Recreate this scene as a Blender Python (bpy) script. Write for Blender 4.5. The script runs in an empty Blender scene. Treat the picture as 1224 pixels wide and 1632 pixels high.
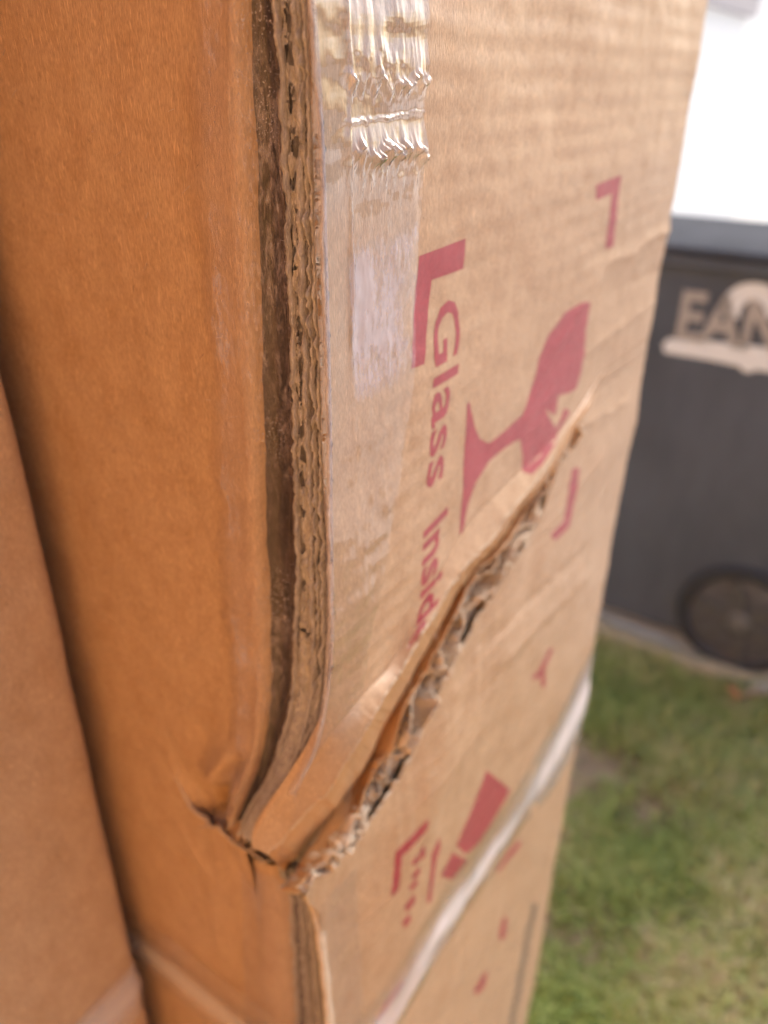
import bpy, bmesh, math, random
import numpy as np
from mathutils import Vector, Matrix
from mathutils.bvhtree import BVHTree

random.seed(7)
RNG = np.random.default_rng(7)
scene = bpy.context.scene
COL = scene.collection

# ------------------------------------------------------------------ camera
FPX, CX, CY = 1226.0, 612.0, 816.0            # focal length and centre of the photograph, in its pixels
TH = math.atan(696 / FPX)                      # pitch down
PSI = math.atan2(900, FPX * math.cos(TH) + 696 * math.sin(TH))
ROLL = math.radians(0.35)
Fh = np.array([math.cos(PSI), math.sin(PSI), 0.0])
R0 = np.array([math.sin(PSI), -math.cos(PSI), 0.0])
ZV = np.array([0.0, 0.0, 1.0])
CF = Fh * math.cos(TH) - ZV * math.sin(TH)
U0 = Fh * math.sin(TH) + ZV * math.cos(TH)
CR = R0 * math.cos(ROLL) + U0 * math.sin(ROLL)
CU = U0 * math.cos(ROLL) - R0 * math.sin(ROLL)


def ray(px, py):
    return CF + (px - CX) / FPX * CR - (py - CY) / FPX * CU


CAM = -ray(515, 700) * 0.2
CAM[2] += 1.2346
cam_data = bpy.data.cameras.new("Camera")
cam = bpy.data.objects.new("Camera", cam_data)
COL.objects.link(cam)
m = Matrix(((CR[0], CU[0], -CF[0], CAM[0]), (CR[1], CU[1], -CF[1], CAM[1]), (CR[2], CU[2], -CF[2], CAM[2]), (0, 0, 0, 1)))
cam.matrix_world = m
cam_data.sensor_width = 36.0
cam_data.sensor_fit = 'AUTO'
cam_data.lens = 36.0 * FPX / 1632.0
cam_data.clip_start = 0.005
cam_data.clip_end = 500.0
cam_data.dof.use_dof = True
cam_data.dof.focus_distance = 0.184
cam_data.dof.aperture_fstop = 8.2
scene.camera = cam

# ------------------------------------------------------------------ world, sun, exposure
SUN_AZ, SUN_EL = math.radians(-8), math.radians(42)      # direction towards the sun, from +X
world = bpy.data.worlds.new("World")
scene.world = world
world.use_nodes = True
wn = world.node_tree
bg = wn.nodes["Background"]
sky = wn.nodes.new("ShaderNodeTexSky")
sky.sky_type = 'NISHITA'
sky.sun_disc = False
sky.sun_elevation = SUN_EL
sky.sun_rotation = math.radians(90) - SUN_AZ
sky.dust_density = 4.0
sky.ozone_density = 0.6
wn.links.new(sky.outputs[0], bg.inputs[0])
bg.inputs[1].default_value = 0.15
sun_data = bpy.data.lights.new("Sun", 'SUN')
sun_data.energy = 1.3
sun_data.angle = math.radians(22)
sun_data.color = (1.0, 0.97, 0.94)
sun = bpy.data.objects.new("Sun", sun_data)
COL.objects.link(sun)
sdir = Vector((math.cos(SUN_AZ) * math.cos(SUN_EL), math.sin(SUN_AZ) * math.cos(SUN_EL), math.sin(SUN_EL)))
sun.rotation_euler = sdir.to_track_quat('Z', 'Y').to_euler()
sun.location = (2, -2, 4)

scene.view_settings.view_transform = 'Standard'
scene.view_settings.look = 'None'
scene.view_settings.gamma = 1.0
scene.view_settings.exposure = 1.06
scene.view_settings.use_curve_mapping = False
scene.render.engine = 'CYCLES'
scene.cycles.use_denoising = True
scene.cycles.max_bounces = 10
scene.cycles.diffuse_bounces = 4
scene.cycles.use_adaptive_sampling = True
scene.cycles.adaptive_threshold = 0.03
scene.cycles.transparent_max_bounces = 16
scene.cycles.sample_clamp_indirect = 8.0


# ------------------------------------------------------------------ helpers: geometry
def PR(px, py, d=0.0):
    """point of the plane y = -d (parallel to the printed face) seen at a photo pixel"""
    r = ray(px, py)
    return CAM + r * ((-d - CAM[1]) / r[1])


def PL(px, py, d=0.0):
    """point of the plane x = -d (parallel to the plain left face)"""
    r = ray(px, py)
    return CAM + r * ((-d - CAM[0]) / r[0])


def PX(px, py, x):
    r = ray(px, py)
    return CAM + r * ((x - CAM[0]) / r[0])


def PG(px, py, z=0.0):
    r = ray(px, py)
    return CAM + r * ((z - CAM[2]) / r[2])


TAB = RNG.random(65536) * 2 - 1


def vnoise(x, y, seed=0):
    x = np.asarray(x, float); y = np.asarray(y, float)
    ix = np.floor(x).astype(np.int64); iy = np.floor(y).astype(np.int64)
    fx = x - ix; fy = y - iy
    fx = fx * fx * fx * (fx * (fx * 6 - 15) + 10); fy = fy * fy * fy * (fy * (fy * 6 - 15) + 10)

    def h(a, b):
        return TAB[(a * 7919 + b * 104729 + seed * 1299709 + (a * b) % 613 * 31) & 65535]
    a = h(ix, iy); b = h(ix + 1, iy); c = h(ix, iy + 1); e = h(ix + 1, iy + 1)
    return (a * (1 - fx) + b * fx) * (1 - fy) + (c * (1 - fx) + e * fx) * fy


def fbm(x, y, oct=4, seed=0, gain=0.5):
    s = 0; a = 1.0; f = 1.0
    for o in range(oct):
        s = s + a * vnoise(np.asarray(x) * f + 17.3 * o, np.asarray(y) * f - 9.1 * o, seed + o)
        a *= gain; f *= 2.03
    return s


def ss(a, b, x):
    t = np.clip((np.asarray(x, float) - a) / (b - a), 0, 1)
    return t * t * (3 - 2 * t)


def catmull(pts, n):
    """smooth resampling of a list of points (k, dim) to n points, by chord length"""
    p = np.asarray(pts, float)
    t = np.concatenate([[0], np.cumsum(np.linalg.norm(np.diff(p, axis=0), axis=1) + 1e-9)])
    q = np.linspace(0, t[-1], n)
    mt = np.zeros_like(p)
    mt[1:-1] = (p[2:] - p[:-2]) / (t[2:] - t[:-2])[:, None]
    mt[0] = (p[1] - p[0]) / (t[1] - t[0]); mt[-1] = (p[-1] - p[-2]) / (t[-1] - t[-2])
    i = np.clip(np.searchsorted(t, q, side='right') - 1, 0, len(t) - 2)
    h = (t[i + 1] - t[i])[:, None]; s = ((q - t[i]) / (t[i + 1] - t[i]))[:, None]
    return ((2 * s**3 - 3 * s**2 + 1) * p[i] + (s**3 - 2 * s**2 + s) * h * mt[i] + (-2 * s**3 + 3 * s**2) * p[i + 1] + (s**3 - s**2) * h * mt[i + 1])


def link(o, parent):
    COL.objects.link(o)
    if parent is not None:
        o.parent = parent
        o.location = -parent_world(parent)
    return o


def parent_world(p):
    v = Vector((0, 0, 0))
    while p is not None:
        v += p.location
        p = p.parent
    return v


def mesh_obj(name, verts, faces, mat, parent=None, smooth=False, attrs=None):
    me = bpy.data.meshes.new(name)
    verts = np.asarray(verts, np.float32)
    if isinstance(faces, np.ndarray):
        nf, k = faces.shape
        me.vertices.add(len(verts)); me.vertices.foreach_set("co", verts.ravel())
        me.loops.add(nf * k); me.loops.foreach_set("vertex_index", faces.astype(np.int32).ravel())
        me.polygons.add(nf)
        me.polygons.foreach_set("loop_start", np.arange(0, nf * k, k, dtype=np.int32))
        me.update(calc_edges=True)
    else:
        me.from_pydata([tuple(map(float, v)) for v in verts], [], faces)
        me.update()
    me.validate()
    if smooth:
        me.polygons.foreach_set("use_smooth", np.ones(len(me.polygons), bool))
    for k, v in (attrs or {}).items():
        a = me.attributes.new(k, 'FLOAT', 'POINT')
        a.data.foreach_set("value", np.asarray(v, np.float32).ravel())
    if mat is not None:
        me.materials.append(mat)
    o = bpy.data.objects.new(name, me)
    return link(o, parent)


def grid_faces(nv, nu, flip=False):
    i = np.arange(nv * nu).reshape(nv, nu)
    a = i[:-1, :-1].ravel(); b = i[:-1, 1:].ravel(); c = i[1:, 1:].ravel(); e = i[1:, :-1].ravel()
    return np.stack([a, e, c, b] if flip else [a, b, c, e], 1)


def grid_obj(name, P, mat, parent=None, smooth=True, flip=False, attrs=None, out=None):
    nv, nu = P.shape[:2]
    if out is not None:                            # make the faces look towards 'out'
        flip = False
        nn = np.cross(np.diff(P, axis=1)[:-1], np.diff(P, axis=0)[:, :-1])
        if (nn @ np.asarray(out, float)).sum() < 0:
            flip = True
    return mesh_obj(name, P.reshape(-1, 3), grid_faces(nv, nu, flip), mat, parent, smooth, attrs)


def grid_normals(P):
    du = np.gradient(P, axis=1); dv = np.gradient(P, axis=0)
    n = np.cross(du, dv)
    return n / (np.linalg.norm(n, axis=2, keepdims=True) + 1e-12)


def box_verts(x0, x1, y0, y1, z0, z1):
    v = [(x0, y0, z0), (x1, y0, z0), (x1, y1, z0), (x0, y1, z0), (x0, y0, z1), (x1, y0, z1), (x1, y1, z1), (x0, y1, z1)]
    f = [(0, 3, 2, 1), (4, 5, 6, 7), (0, 1, 5, 4), (1, 2, 6, 5), (2, 3, 7, 6), (3, 0, 4, 7)]
    return v, f


def tag(o, label, cat=None, group=None, kind=None):
    if label: o["label"] = label
    if cat: o["category"] = cat
    if group: o["group"] = group
    if kind: o["kind"] = kind
    return o


def empty(name, loc):
    o = bpy.data.objects.new(name, None)
    o.empty_display_size = 0.05
    COL.objects.link(o)
    o.location = loc
    return o


# ------------------------------------------------------------------ helpers: materials
def new_mat(name):
    mt = bpy.data.materials.new(name)
    mt.use_nodes = True
    nt = mt.node_tree
    return mt, nt, nt.nodes["Principled BSDF"]


def N(nt, typ, **kw):
    n = nt.nodes.new(typ)
    for k, v in kw.items():
        setattr(n, k, v)
    return n


def L(nt, a, b):
    nt.links.new(a, b)


def objcoord(nt, scale, rot=(0, 0, 0), loc=(0, 0, 0)):
    tc = N(nt, "ShaderNodeTexCoord")
    mp = N(nt, "ShaderNodeMapping")
    mp.inputs["Scale"].default_value = scale
    mp.inputs["Rotation"].default_value = rot
    mp.inputs["Location"].default_value = loc
    L(nt, tc.outputs["Object"], mp.inputs[0])
    return mp.outputs[0]


def noise(nt, vec, scale=1.0, detail=3.0, rough=0.55):
    n = N(nt, "ShaderNodeTexNoise")
    n.inputs["Scale"].default_value = scale
    n.inputs["Detail"].default_value = detail
    n.inputs["Roughness"].default_value = rough
    L(nt, vec, n.inputs["Vector"])
    return n.outputs["Fac"]


def ramp(nt, fac, stops):
    r = N(nt, "ShaderNodeValToRGB")
    e = r.color_ramp.elements
    e[0].position, e[0].color = stops[0][0], (*stops[0][1], 1) if not isinstance(stops[0][1], (int, float)) else (stops[0][1],) * 3 + (1,)
    e[1].position, e[1].color = stops[-1][0], (*stops[-1][1], 1) if not isinstance(stops[-1][1], (int, float)) else (stops[-1][1],) * 3 + (1,)
    for p, c in stops[1:-1]:
        x = e.new(p)
        x.color = (*c, 1) if not isinstance(c, (int, float)) else (c, c, c, 1)
    L(nt, fac, r.inputs[0])
    return r.outputs[0]


def mix(nt, fac, a, b, blend='MIX'):
    n = N(nt, "ShaderNodeMix", data_type='RGBA', blend_type=blend)
    for inp, v in ((n.inputs[0], fac), (n.inputs[6], a), (n.inputs[7], b)):
        if isinstance(v, (int, float)):
            inp.default_value = v
        elif isinstance(v, tuple):
            inp.default_value = (*v, 1)
        else:
            L(nt, v, inp)
    return n.outputs[2]


def bump(nt, h, strength, dist, normal=None):
    b = N(nt, "ShaderNodeBump")
    b.inputs["Strength"].default_value = strength
    b.inputs["Distance"].default_value = dist
    L(nt, h, b.inputs["Height"])
    if normal is not None:
        L(nt, normal, b.inputs["Normal"])
    return b.outputs[0]


def paper(name, base, dark, light, blotch=(95, 95, 60), fleck=0.5, rough=0.45, speck=None, fine=1.0, spec=0.65):
    """fibrous kraft paper: blotches, fine grain along z, pale and dark fibres"""
    mt, nt, bs = new_mat(name)
    big = noise(nt, objcoord(nt, blotch), 1, 4, 0.68)
    col = ramp(nt, big, [(0.25, dark), (0.5, base), (0.78, light)])
    grain = noise(nt, objcoord(nt, (2600, 2600, 620), (0.05, 0.12, 0)), 1, 2, 0.65)
    g2 = ramp(nt, grain, [(0.25, 0.60), (0.52, 1.0), (0.8, 1.28)])
    col = mix(nt, 0.75 * fine, col, g2, 'MULTIPLY')
    fib = noise(nt, objcoord(nt, (2500, 2500, 240), (0.28, 0.3, 0.2)), 1, 2, 0.6)
    fibm = ramp(nt, fib, [(0.58, 0.0), (0.68, 1.0)])
    col = mix(nt, mix(nt, 0.7 * fine, (0, 0, 0), fibm), col, tuple(min(1, c * 1.35) for c in light))
    fd = noise(nt, objcoord(nt, (1500, 1500, 260), (-0.35, -0.2, 0.5)), 1, 2, 0.5)
    fdm = ramp(nt, fd, [(0.66, 0.0), (0.76, 1.0)])
    col = mix(nt, mix(nt, fleck * fine, (0, 0, 0), fdm), col, tuple(c * 0.55 for c in dark))
    if speck:
        sp = noise(nt, objcoord(nt, (420, 420, 300)), 1, 3, 0.7)
        spm = ramp(nt, sp, [(0.64, 0.0), (0.70, 1.0)])
        col = mix(nt, mix(nt, 0.2, (0, 0, 0), spm), col, speck)
    L(nt, col, bs.inputs["Base Color"])
    bs.inputs["Roughness"].default_value = rough
    bs.inputs["Specular IOR Level"].default_value = spec
    bs.inputs["Sheen Weight"].default_value = 0.06
    bs.inputs["Sheen Roughness"].default_value = 0.35
    bs.inputs["Sheen Tint"].default_value = (1.0, 0.93, 0.9, 1)
    L(nt, bump(nt, grain, 0.5 * fine, 0.0003), bs.inputs["Normal"])
    return mt


KRAFT = paper("kraft_board", (0.465, 0.30, 0.178), (0.41, 0.248, 0.132), (0.53, 0.355, 0.212), speck=(0.33, 0.18, 0.085))
GAP_SHADE = paper("shaded_board", (0.036, 0.024, 0.032), (0.014, 0.009, 0.013), (0.10, 0.07, 0.085), blotch=(260, 260, 70), rough=0.7, spec=0.3)  # near-black board colour that stands in for the deep shade of the gaps
KRAFT_IN = paper("kraft_inner_liner", (0.47, 0.25, 0.10), (0.42, 0.21, 0.08), (0.52, 0.29, 0.13))
TORN = paper("torn_fluting_paper", (0.58, 0.46, 0.335), (0.48, 0.36, 0.25), (0.70, 0.59, 0.46), blotch=(110, 110, 110), rough=0.9, spec=0.2)
EDGE = paper("cut_liner_edge", (0.43, 0.41, 0.40), (0.22, 0.205, 0.20), (0.64, 0.62, 0.60), blotch=(300, 300, 120), rough=0.9, spec=0.2)
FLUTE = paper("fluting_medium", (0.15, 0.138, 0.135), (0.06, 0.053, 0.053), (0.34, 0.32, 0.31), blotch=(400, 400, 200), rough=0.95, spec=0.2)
INK = paper("red_print_on_kraft", (0.345, 0.034, 0.052), (0.30, 0.028, 0.042), (0.385, 0.05, 0.068), fleck=0.25, speck=(0.47, 0.17, 0.12))
INK_DARK = paper("dark_print_on_kraft", (0.07, 0.055, 0.05), (0.06, 0.045, 0.04), (0.10, 0.075, 0.06), fleck=0.2)


def film(name, haze_col=(0.66, 0.60, 0.68), rough=0.03, bump_s=0.08):
    """clear packing tape: transparent film, Fresnel gloss, milky where it has let go and where a reflection is painted in (point attribute 'haze')"""
    mt, nt, bs = new_mat(name)
    out = nt.nodes["Material Output"]
    nt.nodes.remove(bs)
    n1 = noise(nt, objcoord(nt, (420, 420, 95)), 1, 3, 0.68)
    bn = bump(nt, n1, bump_s, 0.0012, None)
    tr = N(nt, "ShaderNodeBsdfTransparent")
    tr.inputs[0].default_value = (0.985, 0.975, 0.97, 1)
    gl = N(nt, "ShaderNodeBsdfGlossy")
    gl.inputs["Roughness"].default_value = rough
    L(nt, bn, gl.inputs["Normal"])
    ge = N(nt, "ShaderNodeNewGeometry")
    dt = N(nt, "ShaderNodeVectorMath", operation='DOT_PRODUCT')      # Schlick's Fresnel, same from both sides of the film
    L(nt, ge.outputs["Incoming"], dt.inputs[0]); L(nt, bn, dt.inputs[1])
    ab = N(nt, "ShaderNodeMath", operation='ABSOLUTE'); L(nt, dt.outputs["Value"], ab.inputs[0])
    iv = N(nt, "ShaderNodeMath", operation='SUBTRACT', use_clamp=True); iv.inputs[0].default_value = 1.0; L(nt, ab.outputs[0], iv.inputs[1])
    pw = N(nt, "ShaderNodeMath", operation='POWER'); pw.inputs[1].default_value = 5.0; L(nt, iv.outputs[0], pw.inputs[0])
    fm = N(nt, "ShaderNodeMath", operation='MULTIPLY_ADD', use_clamp=True)
    fm.inputs[1].default_value = 0.90; fm.inputs[2].default_value = 0.055
    L(nt, pw.outputs[0], fm.inputs[0])
    ag = N(nt, "ShaderNodeAttribute", attribute_name="gloss_boost")          # extra gloss put in where the tape should shine
    gp = N(nt, "ShaderNodeMath", operation='ADD'); gp.inputs[1].default_value = 1.0; L(nt, ag.outputs["Fac"], gp.inputs[0])
    fg = N(nt, "ShaderNodeMath", operation='MULTIPLY', use_clamp=True); L(nt, fm.outputs[0], fg.inputs[0]); L(nt, gp.outputs[0], fg.inputs[1])
    df = N(nt, "ShaderNodeBsdfDiffuse")
    df.inputs[0].default_value = (*haze_col, 1)
    L(nt, bn, df.inputs["Normal"])
    at = N(nt, "ShaderNodeAttribute", attribute_name="haze")
    streak = noise(nt, objcoord(nt, (800, 800, 240), (0.1, 0.25, 0)), 1, 5, 0.75)
    sk = N(nt, "ShaderNodeMath", operation='ADD')
    L(nt, streak, sk.inputs[0]); L(nt, at.outputs["Fac"], sk.inputs[1])
    hm = N(nt, "ShaderNodeMapRange")
    hm.inputs[1].default_value = 0.82; hm.inputs[2].default_value = 1.10
    hm.inputs[3].default_value = 0.0; hm.inputs[4].default_value = 0.5
    L(nt, sk.outputs[0], hm.inputs[0])
    spn = noise(nt, objcoord(nt, (2400, 2400, 1500)), 1, 2, 0.6)
    asp = N(nt, "ShaderNodeAttribute", attribute_name="speck")
    sp1 = N(nt, "ShaderNodeMapRange"); sp1.inputs[1].default_value = 0.60; sp1.inputs[2].default_value = 0.68; sp1.inputs[4].default_value = 0.75
    L(nt, spn, sp1.inputs[0])
    sp2 = N(nt, "ShaderNodeMath", operation='MULTIPLY'); L(nt, sp1.outputs[0], sp2.inputs[0]); L(nt, asp.outputs["Fac"], sp2.inputs[1])
    av0 = N(nt, "ShaderNodeAttribute", attribute_name="veil")
    av = N(nt, "ShaderNodeMath", operation='MAXIMUM'); L(nt, sp2.outputs[0], av.inputs[0]); L(nt, av0.outputs["Fac"], av.inputs[1])
    mx = N(nt, "ShaderNodeMath", operation='MAXIMUM'); L(nt, hm.outputs[0], mx.inputs[0]); L(nt, av.outputs[0], mx.inputs[1])
    m1 = N(nt, "ShaderNodeMixShader"); m2 = N(nt, "ShaderNodeMixShader")
    L(nt, mx.outputs[0], m1.inputs[0]); L(nt, tr.outputs[0], m1.inputs[1]); L(nt, df.outputs[0], m1.inputs[2])
    L(nt, fg.outputs[0], m2.inputs[0]); L(nt, m1.outputs[0], m2.inputs[1]); L(nt, gl.outputs[0], m2.inputs[2])
    L(nt, m2.outputs[0], out.inputs[0])
    return mt


FILM = film("clear_packing_tape")
FILM_BAND = film("clear_packing_tape_band", haze_col=(0.90, 0.85, 0.87), rough=0.06, bump_s=0.08)  # whiter haze, also carries the painted reflection on the band


def plain(name, col, rough=0.5, var=0.15, scale=(30, 30, 30), bump_s=0.0, bdist=0.002, spec=0.5):
    mt, nt, bs = new_mat(name)
    n = noise(nt, objcoord(nt, scale), 1, 5, 0.6)
    c = ramp(nt, n, [(0.25, tuple(x * (1 - var) for x in col)), (0.75, tuple(min(1, x * (1 + var)) for x in col))])
    L(nt, c, bs.inputs["Base Color"])
    bs.inputs["Roughness"].default_value = rough
    bs.inputs["Specular IOR Level"].default_value = spec
    if bump_s:
        L(nt, bump(nt, n, bump_s, bdist), bs.inputs["Normal"])
    return mt


BIN_MAT = plain("dark_grey_plastic", (0.092, 0.110, 0.148), 0.8, 0.25, (9, 9, 3), 0.05)
BIN_WHITE = plain("white_print", (0.82, 0.86, 0.93), 0.6, 0.04)
RUBBER = plain("black_rubber", (0.040, 0.042, 0.052), 0.75, 0.2, (40, 40, 40))
HUB = plain("grey_wheel_plastic", (0.10, 0.10, 0.115), 0.5, 0.35, (60, 60, 60))
CONCRETE = plain("pale_concrete", (0.68, 0.66, 0.62), 0.85, 0.10, (6, 6, 6), 0.2)
WHITEWALL = plain("white_render", (0.84, 0.83, 0.82), 0.8, 0.03, (8, 8, 8), 0.15)
GLASS_MAT = plain("dark_window_glass", (0.10, 0.10, 0.12), 0.1, 0.1)
FRAME_MAT = plain("grey_window_frame", (0.30, 0.28, 0.33), 0.5, 0.05)
BOUNCE_OCHRE = plain("bounce_ochre", (0.72, 0.37, 0.13), 0.9, 0.10, (12, 12, 12), 0.2)
SOIL = plain("dry_lawn_soil", (0.30, 0.225, 0.15), 0.95, 0.35, (26, 26, 26), 0.6, 0.01)
GROUND_MAT = plain("dusty_ground", (0.30, 0.27, 0.22), 0.95, 0.2, (3, 3, 3), 0.3)

# ------------------------------------------------------------------ ground, lawn, driveway, house
v, f = [(-60, -60, -0.06), (200, -60, -0.06), (200, 60, -0.06), (-60, 60, -0.06)], [(0, 1, 2, 3)]
tag(mesh_obj("ground", v, f, GROUND_MAT), "bare pale ground beyond lawn and driveway", kind="structure")

nx, ny = 120, 120
gx, gy = np.meshgrid(np.linspace(-1.2, 1.585, nx), np.linspace(-2.2, 1.6, ny))
gz = -0.012 + 0.008 * fbm(gx * 5, gy * 5, 3, 3)
tag(grid_obj("lawn", np.stack([gx, gy, gz], 2), SOIL), "patchy lawn soil under thin grass beside bin", kind="structure")

sv, sf = box_verts(1.585, 26, -9, 14, -0.055, 0.0)
tag(mesh_obj("driveway", sv, sf, CONCRETE), "pale sunlit concrete driveway the bin stands on", kind="structure")

# concrete edging between the lawn and the driveway, slightly crooked
ec = catmull([PG(900, 968, 0.012), PG(950, 992, 0.012), PG(1020, 1020, 0.012), PG(1100, 1050, 0.012), PG(1170, 1066, 0.012), PG(1240, 1072, 0.012), PG(1340, 1080, 0.012)], 60)
tn = np.gradient(ec, axis=0); tn /= np.linalg.norm(tn, axis=1)[:, None]
sd = np.cross(tn, ZV)
prof = [(-0.03, -0.05), (-0.03, -0.004), (-0.022, 0.004), (0.022, 0.006), (0.03, -0.003), (0.03, -0.05)]
EP = np.stack([ec + sd * a + ZV * (b + 0.0) for a, b in prof], 1)
EP[..., 2] += 0.003 * fbm(EP[..., 0] * 40, EP[..., 1] * 40, 3, 5)
tag(grid_obj("edging_strip", EP, plain("buff_edging", (0.44, 0.37, 0.25), 0.9, 0.25, (60, 60, 60), 0.3)), "crooked pale concrete edging strip between lawn and driveway", kind="structure")

house = empty("house", (11.0, 1.5, 0))
tag(house, "white rendered house wall with a grey framed window, bleached by sun", "house")
HN = math.radians(270)                          # the way its wall faces
hd = np.array([-math.sin(HN), math.cos(HN), 0]); hn = np.array([math.cos(HN), math.sin(HN), 0])
H0 = np.array([11.0, 1.5, 0.0])


def hpt(a, z, o=0.0):
    return H0 + hd * a + hn * o + ZV * z


def hquadbox(name, a0, a1, z0, z1, o0, o1, mat, parent):
    v = [hpt(a, z, o) for z in (z0, z1) for o in (o0, o1) for a in (a0, a1)]
    f = [(0, 1, 3, 2), (4, 6, 7, 5), (0, 4, 5, 1), (2, 3, 7, 6), (0, 2, 6, 4), (1, 5, 7, 3)]
    return mesh_obj(name, v, f, mat, parent)


hquadbox("wall", -14, 14, -0.05, 6.0, -0.4, 0.0, WHITEWALL, house)

# ochre wall added out of frame to bounce warm light on the left face
wv, wf = box_verts(-0.95, -0.75, -1.6, 3.0, -0.05, 2.0)
tag(mesh_obj("bounce_wall", wv, wf, BOUNCE_OCHRE), "unseen ochre wall added to bounce warm light on the cartons", "wall")


def wall_hit(px, py):
    r = ray(px, py)
    t = np.dot(H0 - CAM, hn) / np.dot(r, hn)
    p = CAM + r * t
    return float(np.dot(p - H0, hd)), float(p[2])


wa, wz = wall_hit(1194, 24)
win = hquadbox("window", wa - 2.6, wa - 0.0, wz, wz + 1.5, 0.002, 0.03, GLASS_MAT, house)
for a0, a1, z0, z1 in ((wa - 0.10, wa + 0.02, wz - 0.02, wz + 1.55), (wa - 2.62, wa - 2.5, wz - 0.02, wz + 1.55),
                       (wa - 2.5, wa - 0.10, wz - 0.02, wz + 0.12), (wa - 2.5, wa - 0.10, wz + 1.42, wz + 1.55)):
    hquadbox("window_frame", a0, a1, z0, z1, 0.0, 0.07, FRAME_MAT, win)

# ------------------------------------------------------------------ the torn carton
W, TOP, DEPTH = 0.328, 1.74, 0.46
carton = empty("carton", (W / 2, DEPTH / 2, 0.0))
tag(carton, "tall brown carton with torn printed front, taped crushed corner and red glass symbol", "carton")

# stations along the tear, from its tip at the right to the crushed corner:
# A crease above the tear, B lip of the upper panel, C bottom of the gap, E top edge of the lower panel
ST = [
    ((960, 600, 0.0), (960, 600, 0.0), (960, 600, 0.0), (960, 600, 0.0)),
    ((922, 655, 0.0), (923, 658, 0.0006), (924, 660, 0.0), (925, 662, 0.0)),
    ((903, 678, 0.0), (904, 686, 0.001), (907, 690, -0.003), (911, 692, 0.0)),
    ((875, 708, 0.0), (882, 726, 0.003), (886, 734, -0.006), (892, 733, 0.0)),
    ((845, 738, 0.0), (852, 770, 0.0035), (857, 778, -0.010), (876, 785, 0.0)),
    ((800, 780, 0.0), (816, 813, 0.004), (823, 824, -0.013), (853, 841, -0.001)),
    ((752, 832, 0.0), (779, 863, 0.004), (787, 874, -0.014), (820, 894, -0.001)),
    ((716, 888, 0.0), (746, 897, 0.0035), (755, 910, -0.014), (793, 941, -0.002)),
    ((688, 938, 0.0), (716, 938, 0.003), (730, 950, -0.014), (771, 971, -0.003)),
    ((660, 1000, 0.0), (680, 1000, 0.0035), (698, 1006, -0.014), (742, 1023, -0.003)),
    ((623, 1060, -0.001), (640, 1066, 0.003), (668, 1066, -0.014), (714, 1076, -0.003)),
    ((581, 1104, -0.001), (602, 1128, 0.003), (630, 1130, -0.015), (685, 1131, -0.004)),
    ((540, 1154, -0.002), (578, 1171, 0.002), (607, 1190, -0.015), (656, 1205, -0.005)),
    ((510, 1196, -0.005), (552, 1212, 0.0), (581, 1245, -0.016), (626, 1256, -0.006)),
    ((478, 1240, -0.011), (525, 1258, -0.004), (553, 1284, -0.017), (590, 1313, -0.007)),
    ((442, 1288, -0.018), (487, 1295, -0.011), (515, 1344, -0.019), (548, 1366, -0.008)),
    ((412, 1333, -0.024), (447, 1341, -0.019), (488, 1388, -0.021), (500, 1402, -0.0085)),
    ((402, 1350, -0.026), (425, 1362, -0.023), (466, 1412, -0.022), (488, 1425, -0.0085)),
]
SP = np.array([[PR(*q) for q in row] for row in ST])           # (stations, 4, 3)
NS = 420
A_, B_, C_, E_ = [catmull(SP[:, k], NS) for k in range(4)]
# resample by a common parameter (station index) so that the four curves stay paired
def by_station(k, n):
    s = np.linspace(0, len(ST) - 1, n)
    p = SP[:, k]
    i = np.clip(np.floor(s).astype(int), 0, len(ST) - 2); t = (s - i)[:, None]
    mt = np.zeros_like(p); mt[1:-1] = (p[2:] - p[:-2]) / 2; mt[0] = p[1] - p[0]; mt[-1] = p[-1] - p[-2]
    return ((2 * t**3 - 3 * t**2 + 1) * p[i] + (t**3 - 2 * t**2 + t) * mt[i] + (-2 * t**3 + 3 * t**2) * p[i + 1] + (t**3 - t**2) * mt[i + 1])


A_, B_, C_, E_ = [by_station(k, NS) for k in range(4)]
rag = fbm(np.arange(NS) * 0.16, np.zeros(NS), 4, 11)
open_ = ss(0, 60, np.arange(NS))
B_[:, 2] += rag * 0.0007 * open_
E_[:, 2] += (fbm(np.arange(NS) * 0.22, np.ones(NS), 4, 12) * 0.0013 + 0.0006 * np.sin(np.arange(NS) * 0.5)) * open_

# the vertical edges of the corner, traced top to bottom
LP_PX = [(358, -160), (360, 0), (367, 200), (374, 400), (383, 600), (388, 800), (397, 950), (406, 1100), (396, 1220), (372, 1290), (356, 1330), (350, 1350)]
I_PX = [(430, -160), (437, 0), (446, 150), (452, 300), (460, 500), (466, 700), (470, 900), (467, 1050), (455, 1150), (424, 1240), (392, 1300), (378, 1335), (372, 1352)]
M_PX = [(458, -160), (464, 0), (470, 150), (474, 300), (480, 500), (487, 700), (492, 900), (494, 1050), (485, 1150), (455, 1240), (417, 1300), (397, 1338), (390, 1352)]
O_PX = [(488, -160), (497, 0), (505, 120), (512, 250), (516, 400), (520, 530), (524, 700), (526, 900), (526, 1000), (521, 1090), (505, 1180), (478, 1240), (442, 1288), (412, 1333), (402, 1350)]


def flare(py):                                    # the crushed corner swings out below the tape
    return 0.009 * ss(1080, 1340, py)


def corner_line(pxs):
    p = np.array([PL(a, b, float(flare(b))) for a, b in catmull(pxs, 160)])
    o = np.argsort(p[:, 2])
    return p[o]


LPc, Ic, Mc, Oc = [corner_line(q) for q in (LP_PX, I_PX, M_PX, O_PX)]


def at_z(line, z):
    """x, y of a corner line at height z, straight on above the traced part"""
    return np.interp(z, line[:, 2], line[:, 0]), np.interp(z, line[:, 2], line[:, 1])


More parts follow.
